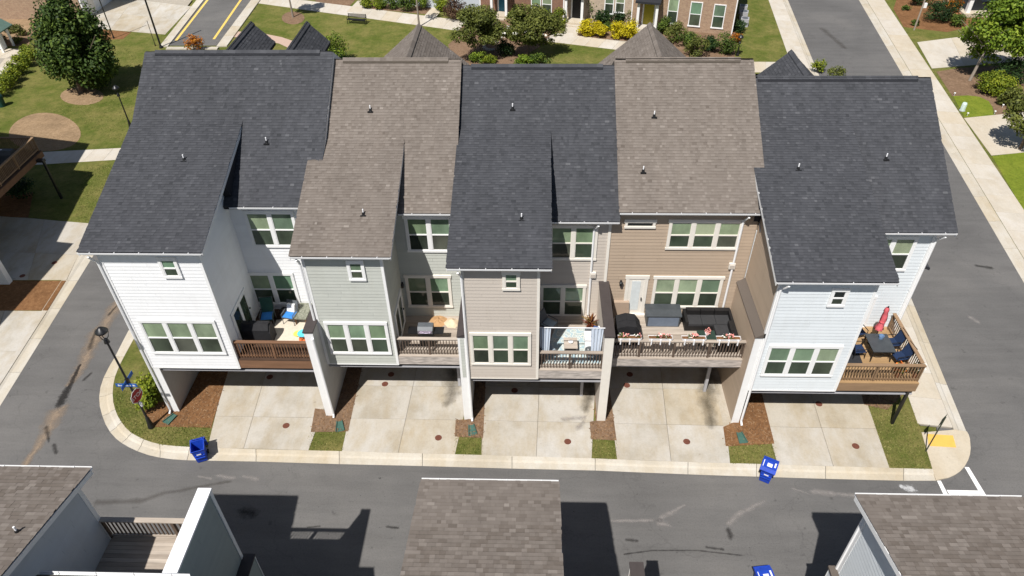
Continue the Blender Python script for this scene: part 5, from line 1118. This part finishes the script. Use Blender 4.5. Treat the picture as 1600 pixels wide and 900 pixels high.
# cleanout covers in the driveways, splash blocks under the downspouts
RUST = plain('rusty_cover',(.13,.045,.028),.8,.2,9)
for px,py,w in ((447,665,'sunlit on the first driveway from the left'),(421.5,589,'shaded on the first driveway from the left'),(611,585,'in the shade of the sage deck'),(601.5,600,'at the shade edge below the sage bay'),(685,684,'near the kerb on the second driveway from the left'),(804,610,'in the shade below the beige bay'),(887,690,'near the kerb on the middle driveway'),
        (984,585,'in the shade below the tan deck'),(979.5,602,'at the shade edge below the tan deck'),(1073,690,'near the kerb on the fourth driveway from the left'),(1279.5,631,'in the shade below the blue house'),(1337,697,'near the kerb on the rightmost driveway'),(85,410.5,'sunlit on the driveway across the left street'),(35,431,'beside the white pier across the left street')):
    x,y = G(px,py,.117); mb = MB().lathe([(.17,0),(.17,.012),(.15,.016)],(x,y,.112),14); single('cleanout_cover', mb, RUST, 'round rusty cleanout cover '+w, 'drain cover', (x,y,.112), 'round cleanout covers in the driveways')
for px,py,rot,w in ((267,655,28,'white house'),(531,666,-15,'sage house'),(737.5,672,-12,'beige house'),(1158,684,-8,'pale blue house')):
    x,y = G(px,py,.12); t = thing('splash_block', 'green splash block below the %s downspout'%w, 'splash block', (x,y,.12), R(rot)*-1, 'green splash blocks'); lobj('tray', MB().add([(-.12,.3,.03),(.12,.3,.03),(.2,-.33,.012),(-.2,-.33,.012),(-.12,.3,0),(.12,.3,0),(.2,-.33,0),(-.2,-.33,0)],[(0,3,2,1),(4,5,6,7),(0,1,5,4),(1,2,6,5),(2,3,7,6),(3,0,4,7)]), GREENSPL, t)
    for s_ in (-1,1): lobj('side_lip', MB().add([(s_*.11,.3,.03),(s_*.14,.3,.03),(s_*.22,-.33,.03),(s_*.19,-.33,.03),(s_*.11,.3,.1),(s_*.14,.3,.1),(s_*.22,-.33,.07),(s_*.19,-.33,.07)],[(0,3,2,1),(4,5,6,7),(0,1,5,4),(1,2,6,5),(2,3,7,6),(3,0,4,7)]), GREENSPL, t)
# bench, utility box, mailbox post, stepping edge, garden lights, air conditioners
x,y = G(558,37,.1); t = thing('park_bench', 'black metal park bench on the green beside the path', 'bench', (x,y,.1), R(-10))
for i in range(6): lobj('seat_slat', MB().box(-1.05,1.05,-.25+i*.09,-.19+i*.09,.44,.47), BLACK, t)
for i in range(5): lobj('back_slat', MB().box(-1.05,1.05,.30,.33,.55+i*.09,.60+i*.09), BLACK, t)
for s_ in (-1,1):
    for yy in (-.22,.28): lobj('leg', MB().tube([(s_*1.0,yy,0),(s_*1.0,yy,.45 if yy<0 else 1.0)], .03, 6), BLACK, t)
    lobj('armrest', MB().tube([(s_*1.0,-.22,.45),(s_*1.0,-.22,.68),(s_*1.0,.28,.70)], .025, 6), BLACK, t)
x,y = G(1503,173,.1); t = thing('utility_box', 'small pale green utility pedestal on the bright lawn', 'utility box', (x,y,.1)); lobj('cabinet', MB().lathe([(.2,0),(.2,.62),(.16,.72)],(0,0,0),8), plain('pale_green_paint',(.55,.66,.62),.5,.05), t); lobj('base', MB().lathe([(.25,0),(.25,.06)],(0,0,0),8), GREYB, t)
for i,(px,py) in enumerate(((1490.5,149.5),(1511,181),(1553.5,178),(1566,168))): x,y = G(px,py,.1); single('garden_light', MB().lathe([(.02,0),(.02,.2),(.08,.22),(.08,.28),(.02,.3)],(x,y,.1),8), SIGNW, 'small white garden light %s'%('at the lawn corner by the pavement','at the near corner of the bright lawn','at the lawn corner beside the driveway','below the round bush on the mulch')[i], 'garden light', (x,y,.1), 'small garden lights')
x,y = G(1428,47,.1); t = thing('mailbox_post', 'leaning wooden post with a white box in the right mulch bed', 'post', (x,y,.1)); lobj('post', MB().tube([(0,0,0),(.05,.0,3.6)], [.09,.08], 8), plain('grey_wood',(.30,.25,.20),.9,.15,5), t); lobj('box', MB().box(.1,.4,-.12,.12,2.3,2.75), SIGNW, t)
x,y = G(768,72,.12); single('crescent_edging', MB().add([(x+r*math.cos(a)*1.0,y+r*math.sin(a)*1.5,z) for z in (.12,.25) for r in (.62,.95) for a in [.6+i*.33 for i in range(15)]], [(i,i+1,15+i+1,15+i) for i in range(14)]+[(30+i,45+i,45+i+1,30+i+1) for i in range(14)]+[(15+i,15+i+1,45+i+1,45+i) for i in range(14)]+[(i,30+i,30+i+1,i+1) for i in range(14)]), plain('pale_stone',(.30,.27,.22),.9,.1,5), 'pale crescent of stone edging under the shrubs on the green', 'edging', (x,y,.12))
for i,(px,py) in enumerate(((1160,20),(1161,29),(1162,40))):
    x,y = G(px,py,.1); t = thing('air_conditioner', '%s grey air conditioner beside the brick house corner'%('farthest','middle','nearest')[i], 'air conditioner', (x,y,.1), R(-15), 'air conditioners beside the brick house'); lobj('casing', MB().box(-.42,.42,-.42,.42,0,.8), GREYB, t); lobj('grille', MB().lathe([(.34,.8),(.34,.83),(.06,.84)],(0,0,0),14), GREYFR, t)

# ================================================================ OTHER BUILDINGS
def m_brick(name, a, b_, mortar):
    m,t,bs = mk(name); tc = N(t,'ShaderNodeTexCoord'); mp = N(t,'ShaderNodeMapping'); t.links.new(tc.outputs['Object'], mp.inputs[0]); mp.inputs['Rotation'].default_value = (R(90),0,0)
    br = N(t,'ShaderNodeTexBrick'); br.inputs['Scale'].default_value = 4.5; br.inputs['Color1'].default_value = (*a,1); br.inputs['Color2'].default_value = (*b_,1); br.inputs['Mortar'].default_value = (*mortar,1); br.inputs['Mortar Size'].default_value = .015; br.inputs['Bias'].default_value = -.1
    br.inputs['Brick Width'].default_value = .95; br.inputs['Row Height'].default_value = .34
    t.links.new(mp.outputs[0], br.inputs['Vector']); c = mix(t,1.0,br.outputs['Color'],ramp(t,noise(t,3.5,6,.8),[(.3,(.68,)*3),(.7,(1,1,1))]),'MULTIPLY'); t.links.new(c,bs.inputs['Base Color']); bs.inputs['Roughness'].default_value=.9; return m
BR = [m_brick('red_brown_brick',(.27,.14,.085),(.20,.10,.065),(.36,.28,.22)), m_brick('cream_brick',(.52,.42,.31),(.42,.33,.25),(.55,.47,.38)), m_brick('tan_brick',(.42,.29,.19),(.33,.21,.14),(.50,.40,.30))]
fo = Vector((20.4,74.0,0)); fx = Vector((math.cos(R(-15)),math.sin(R(-15)),0)); fy = Vector((-fx.y,fx.x,0))
def FP(px, py, off=0):                          # photo pixel -> (run along the facade, height)
    d = ray(px,py); o = fo-fy*off; k = (o-CAM).dot(fy)/d.dot(fy); p = CAM+d*k; return ((p-fo).dot(fx), p.z)
def brick_house(label, x0, x1, bm, wins, door=None, doorcol=None, shade=None):
    c = fo+fx*((x0+x1)/2); t = thing('brick_house', label, 'house', (c.x,c.y,0), R(-15), 'brick rowhouses beyond the green'); hx = (x1-x0)/2; mid = (x0+x1)/2
    lobj('wall', MB().box(-hx,hx,0,10,.05,6.6), bm, t); lobj('corner_trim', MB().box(hx-.08,hx+.03,-.02,.1,.05,6.6), TRIMW, t)
    rf = lobj('roof', MB().extr_x([(-.5,6.5),(5,9.6),(10.5,6.5),(10.5,6.3),(5,9.4),(-.5,6.3)], -hx, hx), RF_D, t)
    sh = MB(); shingles(sh, (-hx,-.5,6.52), (1,0,0), (0,5.5,3.1), 6.3, lambda s_: (0,2*hx), e=.3, tw=.5); lobj('shingles', sh, SH_D, rf, kind='stuff')
    for a,b,z0,z1 in wins:
        a -= mid; b -= mid; m = MB(); e = .09
        m.box(a-e,a,-.05,.01,z0,z1); m.box(b,b+e,-.05,.01,z0,z1); m.box(a-e,b+e,-.06,.01,z1,z1+e); m.box(a-e-.05,b+e+.05,-.09,.01,z0-.12,z0); m.box(a,b,-.045,.01,(z0+z1)/2-.03,(z0+z1)/2+.03)
        w = lobj('window', m, TRIMW, t); lobj('pane', MB().box(a,b,-.02,.01,(z0+z1)/2+.03,z1), PANE_U, w); lobj('pane', MB().box(a,b,-.02,.01,z0,(z0+z1)/2-.03), PANE_L, w)
    if door:
        a,b = door[0]-mid, door[1]-mid; dz = .45
        d = lobj('door', MB().box(a,b,-.05,.01,dz,dz+2.2), doorcol, t); lobj('door_frame', MB().box(a-.15,a,-.07,.01,dz,dz+2.3).box(b,b+.15,-.07,.01,dz,dz+2.3).box(a-.15,b+.15,-.07,.01,dz+2.2,dz+2.35), TRIMW, d)
        lobj('stoop', MB().box(a-.55,b+.55,-1.55,-.01,.05,.44), A_WALK, t); lobj('step', MB().box(a-.3,b+.3,-1.9,-1.56,.05,.25), A_WALK, t)
        for q in (a-.42,b+.42): lobj('column', MB().box(q-.13,q+.13,-1.45,-1.19,.44,3.1), TRIMW, t)
        lobj('porch_roof', MB().extr_x([(-1.75,3.1),(-1.75,3.3),(0,3.8),(0,3.1)], a-.75, b+.75), RF_D, t)
    return t
def wz(l): 
    o = []
    for a,b,yt,yb in l: u0,z0 = FP(a,yb); u1,_ = FP(b,yb); z1 = max(FP(a,yt)[1], z0+.6); o.append((u0,u1,z0,z1))
    return o
DB = plain('teal_blue_door',(.02,.15,.24),.4,.05); DBK = plain('black_door',(.008,.009,.014),.4,.05); DY = plain('olive_yellow_door',(.34,.29,.02),.4,.06)
uC = FP(985,50)[0]; uB = FP(886,36)[0]-.4; uA = uB-9.5
brick_house('tan brick rowhouse with olive yellow door at the right end of the green', uC, 0, BR[2], wz([(1042,1056,-2,35),(1076,1092,3,39),(1112,1128,7,42)]), (FP(1005,28)[0],FP(1021,28)[0]), DY)
brick_house('cream brick rowhouse with black door beyond the green', uB, uC-.02, BR[1], wz([(945,957,-10,20),(962,974,-10,18)]), (FP(894,25)[0],FP(907,25)[0]), DBK)
brick_house('red-brown brick rowhouse with teal door beyond the green', uA, uB-.02, BR[0], wz([(831,844,-8,22),(848,861,-8,20)]), (FP(780,20)[0],FP(791,20)[0]), DB)
brick_house('grey-sided rowhouse at the far left of the green, mostly out of frame', uA-12, uA-.03, SID[6], [])
for i,(px,py) in enumerate(((826,18),(850,20))):
    x,y = G(px,py,.1); q = chair('porch_chair', '%s grey garden chair in front of the red-brown brick house'%('left','right')[i], (x,y), None, .1, -15, GREYFR, GREYFR, .7, .65, .6, group='garden chairs at the brick house')
# white garage house at the upper left, kiosk with green roof
t = thing('garage_house', 'white and blue-grey house with garage at the upper left', 'house', (-55,84,0), 0)
obj('wall', box(-66,-50.1,79.3,96,.05,12.6), TRIMW, t); obj('front_wall', box(-66,-50.3,79.2,79.29,.05,12.6), BR[2], t); obj('garage_wall', box(-50.08,-38.5,86.2,96,.05,12.4), SID[6], t); gd = obj('garage_door', box(-49.2,-44.2,86.12,86.19,.1,2.5), plain('blue_door',(.16,.27,.36),.5,.05), t); obj('door_frame', box(-49.4,-49.22,86.08,86.2,.1,2.7).box(-44.18,-44.0,86.08,86.2,.1,2.7).box(-49.4,-44,86.08,86.2,2.52,2.7), TRIMW, gd)
obj('roof', MB().extr_x([(78.8,12.7),(88,16),(97,12.7),(97,12.5),(88,15.8),(78.8,12.5)], -66.5, -49.6), RF_D, t)
w_ = obj('side_door', box(-50.08,-50.03,80.6,81.6,.1,2.2), TRIMC, t)
x,y = -55.0,70.6; t = thing('mail_kiosk', 'small kiosk with green roof and white posts at the upper left edge', 'kiosk', (x,y,.1))
for sx in (-1,1):
    for sy in (-.9,.9): lobj('post', MB().box(sx-.09,sx+.09,sy-.09,sy+.09,0,2.1), TRIMW, t)
rf = lobj('roof', MB().extr_y([(-1.5,2.05),(0,3.0),(1.5,2.05),(1.5,1.95),(0,2.88),(-1.5,1.95)], -1.4, 1.4), plain('green_metal_roof',(.10,.17,.145),.45,.15,3), t); lobj('cabinet', MB().box(-.7,.7,-.3,.3,.1,1.7), SIGNW, t)
# house across the left street
t = thing('townhouse', 'house with brown wooden deck and white pier across the left street', 'house', (-36,36,0), 0)
obj('wall', MB().prism([(-50,24),(-34.2,24),(-34.0,31.3),(-35.2,31.5),(-37.0,40.4),(-50,40.4)], 3.3, 9.8), SID[1], t); obj('wall', box(-50,-40,24,44.8,.05,9.8), SID[1], t); obj('wing_wall', box(-36.8,-32.3,33.05,33.4,.05,3.29), TRIMW, t)
for q in ([(-50,45.2),(-38.7,45.2),(-37.9,40.85),(-50,40.85)],[(-50,40.8),(-36.3,40.8),(-34.4,31.8),(-50,31.8)],[(-50,31.7),(-33.2,31.7),(-33.5,23.5),(-50,23.5)]):
    obj('roof', MB().slab([(x_,y_,10+max(0,(-38.7-x_)*.35)) for x_,y_ in q], .18), RF_T, t)
dz = 3.55; dkl = obj('deck', box(-38.9,-34.5,34.2,43.6,dz-.12,dz-.045), STEEL, t); obj('fascia', box(-34.5,-34.44,34.2,43.6,dz-.45,dz-.045), DK[1], dkl); obj('fascia', box(-38.9,-34.51,43.6,43.66,dz-.45,dz-.045), DK[1], dkl)
x = -38.9
while x < -34.52: obj('deck_board', box(x,x+.134,34.2,43.6,dz-.043,dz), DKF[1], dkl); x += .142
railing(dkl, (-34.6,43.5), (-34.6,34.3), dz, (0,.27,.5,.75,1), DK[5], DK[5]); railing(dkl, (-38.8,43.5), (-34.7,43.5), dz, (0,), DK[5], DK[1])
obj('deck_post', box(-34.12,-33.98,42.68,42.82,.1,dz-.3), BLACK, dkl); obj('post_beam', box(-34.49,-33.95,42.6,42.9,dz-.42,dz-.25), BLACK, dkl)
x,y = G(22,222,dz+.5); t = thing('covered_grill', 'dark grey covered grill on the brown deck across the left street', 'grill', (-35.7,41.6,dz+.001)); lobj('cover', MB().extr_x([(-.36,0),(.36,0),(.34,.9),(.15,1.15),(-.15,1.15),(-.34,.9)], -.8, .8), BOXG, t); lobj('label_patch', MB().box(-.12,.12,-.05,.05,1.151,1.156), SIGNW, t); lobj('hem', MB().box(-.83,.83,-.39,.39,0,.12), BOXG, t)
# house at the right edge
t = thing('house', 'pale stone house mostly hidden by the tree at the upper right', 'house', (52,84,0), 0)
obj('wall', box(47.6,60,84,96,.05,6.5), SID[6], t); obj('porch', box(46.2,50,79,84,.05,.5), A_WALK, t); obj('step', box(45.5,46.19,79.5,81.5,.05,.3), TERRA, t); obj('column', box(46.5,46.9,79.3,79.7,.5,3.4), TRIMW, t); obj('roof', MB().extr_x([(78.5,3.4),(88,7.8),(97,6.5),(97,6.3),(88,7.6),(78.5,3.2)], 46, 61), RF_T, t)

# ================================================================ TREES AND SHRUBS
def lm(name, d, m_, l, tr=.22): return by_rnd(name, [(0,d),(.5,m_),(1,l)], .62, .12, 1.5, translucent=tr, spec=.25)
L_OAK = lm('oak_leaf',(.016,.034,.006),(.05,.092,.015),(.17,.235,.04)); L_BRIGHT = lm('bright_leaf',(.045,.085,.006),(.135,.21,.016),(.30,.37,.04)); L_YEL = lm('golden_leaf',(.24,.20,.005),(.52,.43,.008),(.70,.60,.02),.15); L_YG = lm('yellow_green_leaf',(.05,.085,.006),(.17,.22,.015),(.36,.38,.03))
L_DK = lm('dark_leaf',(.008,.022,.006),(.022,.052,.012),(.06,.11,.022)); L_OLIVE = lm('olive_leaf',(.040,.052,.010),(.115,.135,.026),(.22,.235,.05)); L_BURG = lm('burgundy_leaf',(.03,.014,.010),(.09,.045,.025),(.15,.10,.05)); L_ORG = lm('orange_leaf',(.20,.05,.006),(.45,.15,.012),(.60,.28,.03)); L_MID = lm('mid_leaf',(.025,.05,.008),(.075,.125,.018),(.18,.24,.035))
BARK = plain('bark',(.14,.105,.08),.95,.25,8); BARKL = plain('pale_bark',(.26,.22,.18),.9,.2,8)
def crown(c, r, n, leaf, seed, clumps=22, shell=.6, cr=.30, cone=0):
    rnd = random.Random(seed); mb = MB(); cs = []
    for _ in range(clumps):
        v = Vector((rnd.gauss(0,1),rnd.gauss(0,1),rnd.gauss(0,1))).normalized()*(shell+(1-shell)*rnd.random()**.7)*rnd.uniform(.75,1.02)*(1-cr*.6)
        cs.append((Vector((v.x*r[0],v.y*r[1],v.z*r[2])), rnd.uniform(.75,1.25)*cr, rnd.uniform(-.2,.2)))
    if cone:
        cs = [(Vector((p_.x*(1.08-cone*(p_.z/r[2]*.5+.5)), p_.y*(1.08-cone*(p_.z/r[2]*.5+.5)), p_.z)), k_*(1.1-.5*cone*(p_.z/r[2]*.5+.5)), t_) for p_,k_,t_ in cs]
    cs.append((Vector((0,0,0)), .3, -.2))
    wts = [k*k for _,k,_ in cs]
    for ctr,k,tone in rnd.choices(cs, wts, k=n):
        v = Vector((rnd.gauss(0,1),rnd.gauss(0,1),rnd.gauss(0,1))).normalized(); q = rnd.random()**.35
        p = Vector(c)+ctr+Vector((v.x*r[0]*k*q,v.y*r[1]*k*q,v.z*r[2]*k*q))
        nn = (v+Vector((rnd.gauss(0,.6),rnd.gauss(0,.6),.5+rnd.gauss(0,.6)))).normalized()
        a = nn.cross(Vector((rnd.gauss(0,1),rnd.gauss(0,1),rnd.gauss(0,1)))).normalized(); b = nn.cross(a); s_ = leaf*rnd.uniform(.6,1.25)
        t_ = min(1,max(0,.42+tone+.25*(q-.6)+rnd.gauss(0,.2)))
        mb.add([p-a*s_,p-b*s_*.62,p+a*s_,p+b*s_*.62], [(0,1,2,3)], t_)
    return mb
def tree(label, x, y, h, r, cz, n, leaf, mat, seed, tr=.16, bark=BARK, clumps=26, lean=(0,0), name='tree', group=None, cat='tree', limbs=7, shell=.55, cone=0):
    t = thing(name, label, cat, (x,y,.1), 0, group); rnd = random.Random(seed)
    top = Vector((lean[0],lean[1],cz+r[2]*.4)); lobj('trunk', MB().tube([(0,0,-.1),(lean[0]*.2,lean[1]*.2,cz*.4),(lean[0]*.7,lean[1]*.7,cz),tuple(top)], [tr*1.3,tr,tr*.7,tr*.2], 8), bark, t)
    for k in range(limbs):
        a = rnd.uniform(0,6.283); z0 = cz-r[2]*rnd.uniform(.3,.9); z0 = max(z0,cz*.25); e = Vector((lean[0]+math.cos(a)*r[0]*.75, lean[1]+math.sin(a)*r[1]*.75, z0+r[2]*rnd.uniform(.4,.9)))
        s_ = Vector((lean[0]*.4,lean[1]*.4,z0)); lobj('limb', MB().tube([s_,s_.lerp(e,.5)+Vector((0,0,.1)),e], [tr*.5,tr*.32,tr*.1], 6), bark, t)
    lobj('crown', crown((lean[0],lean[1],cz), r, n, leaf, seed, clumps, shell, .25, cone), mat, t); return t
def shrub(label, x, y, r, mat, seed, n=650, leaf=.10, z=.1, group=None, name='shrub', cat='shrub', clumps=16, shell=.6):
    t = thing(name, label, cat, (x,y,z), 0, group); rnd = random.Random(seed)
    for k in range(3): a = k*2.1+rnd.random(); lobj('stem', MB().tube([(0,0,-.05),(math.cos(a)*r[0]*.4,math.sin(a)*r[1]*.4,r[2]*1.1)], [.03,.012], 5), BARK, t)
    lobj('foliage', crown((0,0,r[2]*.92), (r[0],r[1],r[2]*1.05), n, leaf, seed, clumps, shell, .38), mat, t); return t
ox,oy = G(127,144,.1)
tree('large dense oak tree on the lawn at the upper left', ox, oy, 8.7, (4.2,3.6,5.1), 4.5, 26000, .15, L_OAK, 5, .2, clumps=90, lean=(.9,.2), cone=.55, name='oak_tree')
tx,ty = G(1515,126,.1)
tree('bright green young tree in the mulch bed across the right street', tx, ty, 8, (4.8,3.4,3.4), 4.7, 13000, .15, L_BRIGHT, 8, .11, BARKL, 48, (1.5,.9), shell=.4)
tx,ty = G(1607,236,.1); tree('leafy tree at the right edge beside the lower driveway', tx-.5, ty+.3, 5, (2.9,2.6,2.3), 3.0, 5200, .13, L_OLIVE, 9, .1, clumps=26, shell=.4)
tx,ty = G(458,27,.1); tree('young tree in a mulch ring on the green, crown above the frame', tx, ty, 6, (1.7,1.7,1.6), 5.0, 2600, .14, L_MID, 10, .09, BARKL)
tx,ty = G(655,42,.1); tree('slender pale tree with sparse branches behind the left taupe gable', tx, ty, 6, (1.3,1.3,1.5), 5.2, 420, .12, L_MID, 11, .09, BARKL, 14, limbs=9)
tx,ty = G(752,92,.1); tree('broad olive green crepe myrtle left of the crescent edging', tx, ty, 5, (3.1,2.7,2.3), 3.1, 11000, .115, L_OLIVE, 12, .08, clumps=34, name='crepe_myrtle', group='two crepe myrtles behind the middle roof', limbs=9, shell=.45)
tx,ty = G(826,92,.1); tree('broad olive green crepe myrtle right of the crescent edging', tx, ty, 5, (3.8,2.7,2.2), 3.1, 13000, .115, L_OLIVE, 13, .08, clumps=40, name='crepe_myrtle', group='two crepe myrtles behind the middle roof', limbs=9, shell=.45)
for i,(px,py,rx_,ry_,rz_,mt,lb,nn) in enumerate((
    (524,98,1.9,1.2,1.5,L_BRIGHT,'tall pale-tipped shrub behind the ridge between white and sage roofs',1500),(520,104,2.0,1.2,.9,L_DK,'dark low shrub below the pale-tipped shrub',900),
    (307,80,1.1,.9,.95,L_ORG,'orange shrub peeking over the charcoal ridge at the left',520),
    (918,56,1.15,1.0,.85,L_YEL,'left golden shrub of the left pair by the entry walk',1100),(933,57,1.2,1.0,.9,L_YEL,'right golden shrub of the left pair by the entry walk',1100),
    (965,60,1.2,1.0,.95,L_YEL,'left golden shrub of the right pair by the entry walk',1100),(983,61,1.2,1.0,.95,L_YEL,'right golden shrub of the right pair by the entry walk',1100),
    (928,32,1.2,1.0,1.4,L_MID,'upright green shrub behind the left golden pair',900),(940,38,1.2,.9,.9,L_DK,'dark round shrub beside the cream brick wall',800),(950,48,.7,.6,.5,L_MID,'small green shrub between the golden pairs',400),(965,38,1.1,.9,1.0,L_DK,'dark shrub below the cream house windows',800),(985,38,.9,.8,1.2,L_OLIVE,'olive shrub beside the yellow door',700),
    (1040,52,1.1,1.0,.9,L_MID,'green shrub at the left of the tan brick wall',800),(1055,66,1.4,1.2,1.1,L_OLIVE,'olive shrub behind the right taupe gable',900),(1072,75,1.4,1.2,1.0,L_MID,'mid green shrub along the tan brick wall',900),(1085,88,1.3,1.1,1.1,L_OLIVE,'olive shrub just above the right taupe ridge',900),(1108,80,1.1,1.0,.85,L_DK,'dark shrub near the tan brick corner',800),(1132,84,1.5,1.1,1.2,L_MID,'loose green shrub at the tan brick corner',900),(1153,50,.9,.9,.7,L_DK,'dark shrub beside the air conditioners',500),(1148,66,.8,.8,.6,L_ORG,'small rusty shrub near the garden lamp',280),
    (575,12,1.0,.9,.7,L_YG,'yellow-green shrub at the left of the path bed',700),(592,13,1.0,.9,.7,L_YG,'yellow-green shrub second along the path bed',700),(612,14,1.3,1.0,1.1,L_MID,'green shrub in the middle of the path bed',900),(635,18,1.4,1.0,1.2,L_MID,'larger green shrub toward the right of the path bed',1000),(655,16,1.1,1.0,1.2,L_BRIGHT,'bright green shrub at the right end of the path bed',800),(690,16,1.2,1.0,.8,L_YG,'yellow-green shrub right of the pavement branch',800),
    (718,30,2.0,1.5,1.4,L_BURG,'burgundy shrub left of the teal door',1500),(745,10,1.5,1.2,1.6,L_DK,'dark shrub beside the teal door porch',900),(806,38,1.2,1.0,.9,L_BRIGHT,'bright green shrub in front of the teal door house',800),(845,34,1.3,1.0,.8,L_YG,'yellow-green shrub below the garden chairs',800),(873,42,1.2,1.0,1.1,L_YG,'yellow-green shrub beside the black door walk',900),(810,26,1.0,.8,.8,L_DK,'dark shrub between teal door and garden chairs',500),
    (748,98,1.0,.8,.6,L_BRIGHT,'low green shrub above the middle ridge at the left',600),(765,99,.9,.8,.5,L_YG,'low yellow-green shrub above the middle ridge',500),(790,86,1.3,1.1,.9,L_DK,'dark shrub at the crescent edging',800),(818,102,1.1,.9,.6,L_BRIGHT,'low bright shrub above the middle ridge',600),(842,102,1.2,.9,.6,L_MID,'low mid green shrub above the middle ridge at the right',700),
    (1305,125,1.0,.7,.7,L_OLIVE,'small shrub peeking over the right end ridge',500),(1277,112,.8,.7,.7,L_YG,'yellow-tipped shrub beside the right gable peak',400),
    (1467,32,2.1,1.6,1.3,L_DK,'large rounded dark shrub across the right street',1600),(1437,8,1.6,1.2,1.2,L_DK,'dark shrub at the top right edge',800),(1428,40,.6,.5,.4,L_MID,'small green tuft around the leaning post',260),(1415,16,.6,.5,.3,L_MID,'small green tuft near the far pavement',200),(1488,20,1.1,1.0,1.2,L_ORG,'rusty leaved shrub beside the steps',700),(1494,42,1.0,.9,.8,L_MID,'green shrub left of the young tree',600),
    (1545,145,1.9,1.3,1.0,L_YG,'clipped yellow-green shrub on the right mulch bed',1800),(1562,150,1.7,1.2,.9,L_YG,'second clipped yellow-green shrub beside the first on the mulch',1500),(1573,166,1.25,1.05,1.0,L_OLIVE,'round olive shrub at the near end of the mulch bed',1200),(1580,128,2.0,1.2,1.3,L_DK,'dark hedge behind the clipped shrubs',1300),
    (15,52,.9,.8,.6,L_DK,'dark shrub below the kiosk',450),(32,56,1.0,.8,.7,L_OLIVE,'olive shrub along the straw slope',500),(3,66,.8,.7,.5,L_DK,'small dark shrub in the upper left bed',350),(30,68,.7,.6,.4,L_OLIVE,'small olive tuft in the upper left bed',300),
    (48,93,1.1,1.0,.8,L_YG,'hedge shrub nearest the oak tree',700),(40,104,1.1,1.0,.8,L_YG,'second hedge shrub from the oak tree',700),(31,116,1.1,1.0,.8,L_YG,'third hedge shrub from the oak tree',700),(21,128,1.1,1.0,.8,L_YG,'fourth hedge shrub from the oak tree',700),(11,140,1.1,1.0,.8,L_YG,'fifth hedge shrub from the oak tree',700),(1,152,1.1,1.0,.8,L_YG,'hedge shrub at the left edge of the picture',600),
    (30,308,1.6,1.3,.8,L_DK,'dark shrub in the shade under the brown deck',700))):
    x,y = G(px,py,.1); shrub(lb, x, y, (rx_,ry_,rz_), mt, 100+i, int(nn*1.9), .088 if ry_ > .8 else .08, shell=.45 if i%3 else .7, clumps=14+(i*7)%13)
x,y = G(240,640,.1); x -= .15
shrub('tall yellow-green shrub against the white house corner', x, y+.5, (.62,1.05,.95), L_YG, 77, 2200, .085, clumps=30)
# small flowers among the crepe myrtles
mb = MB()
for px,py in ((787,52),(790,46),(785,58),(803,53),(808,52),(838,46),(850,55),(822,50),(795,42)):
    x,y = G(px,py,3.0); blobs(mb,(x,y,2.95),.22,.22,.15,7,.11)
tx,ty = G(826,92,.1)
single('white_blossoms', mb, WHITEPET, 'scattered white blossoms among the crepe myrtle branches', 'blossoms', (tx,ty,3.0), kind='stuff')
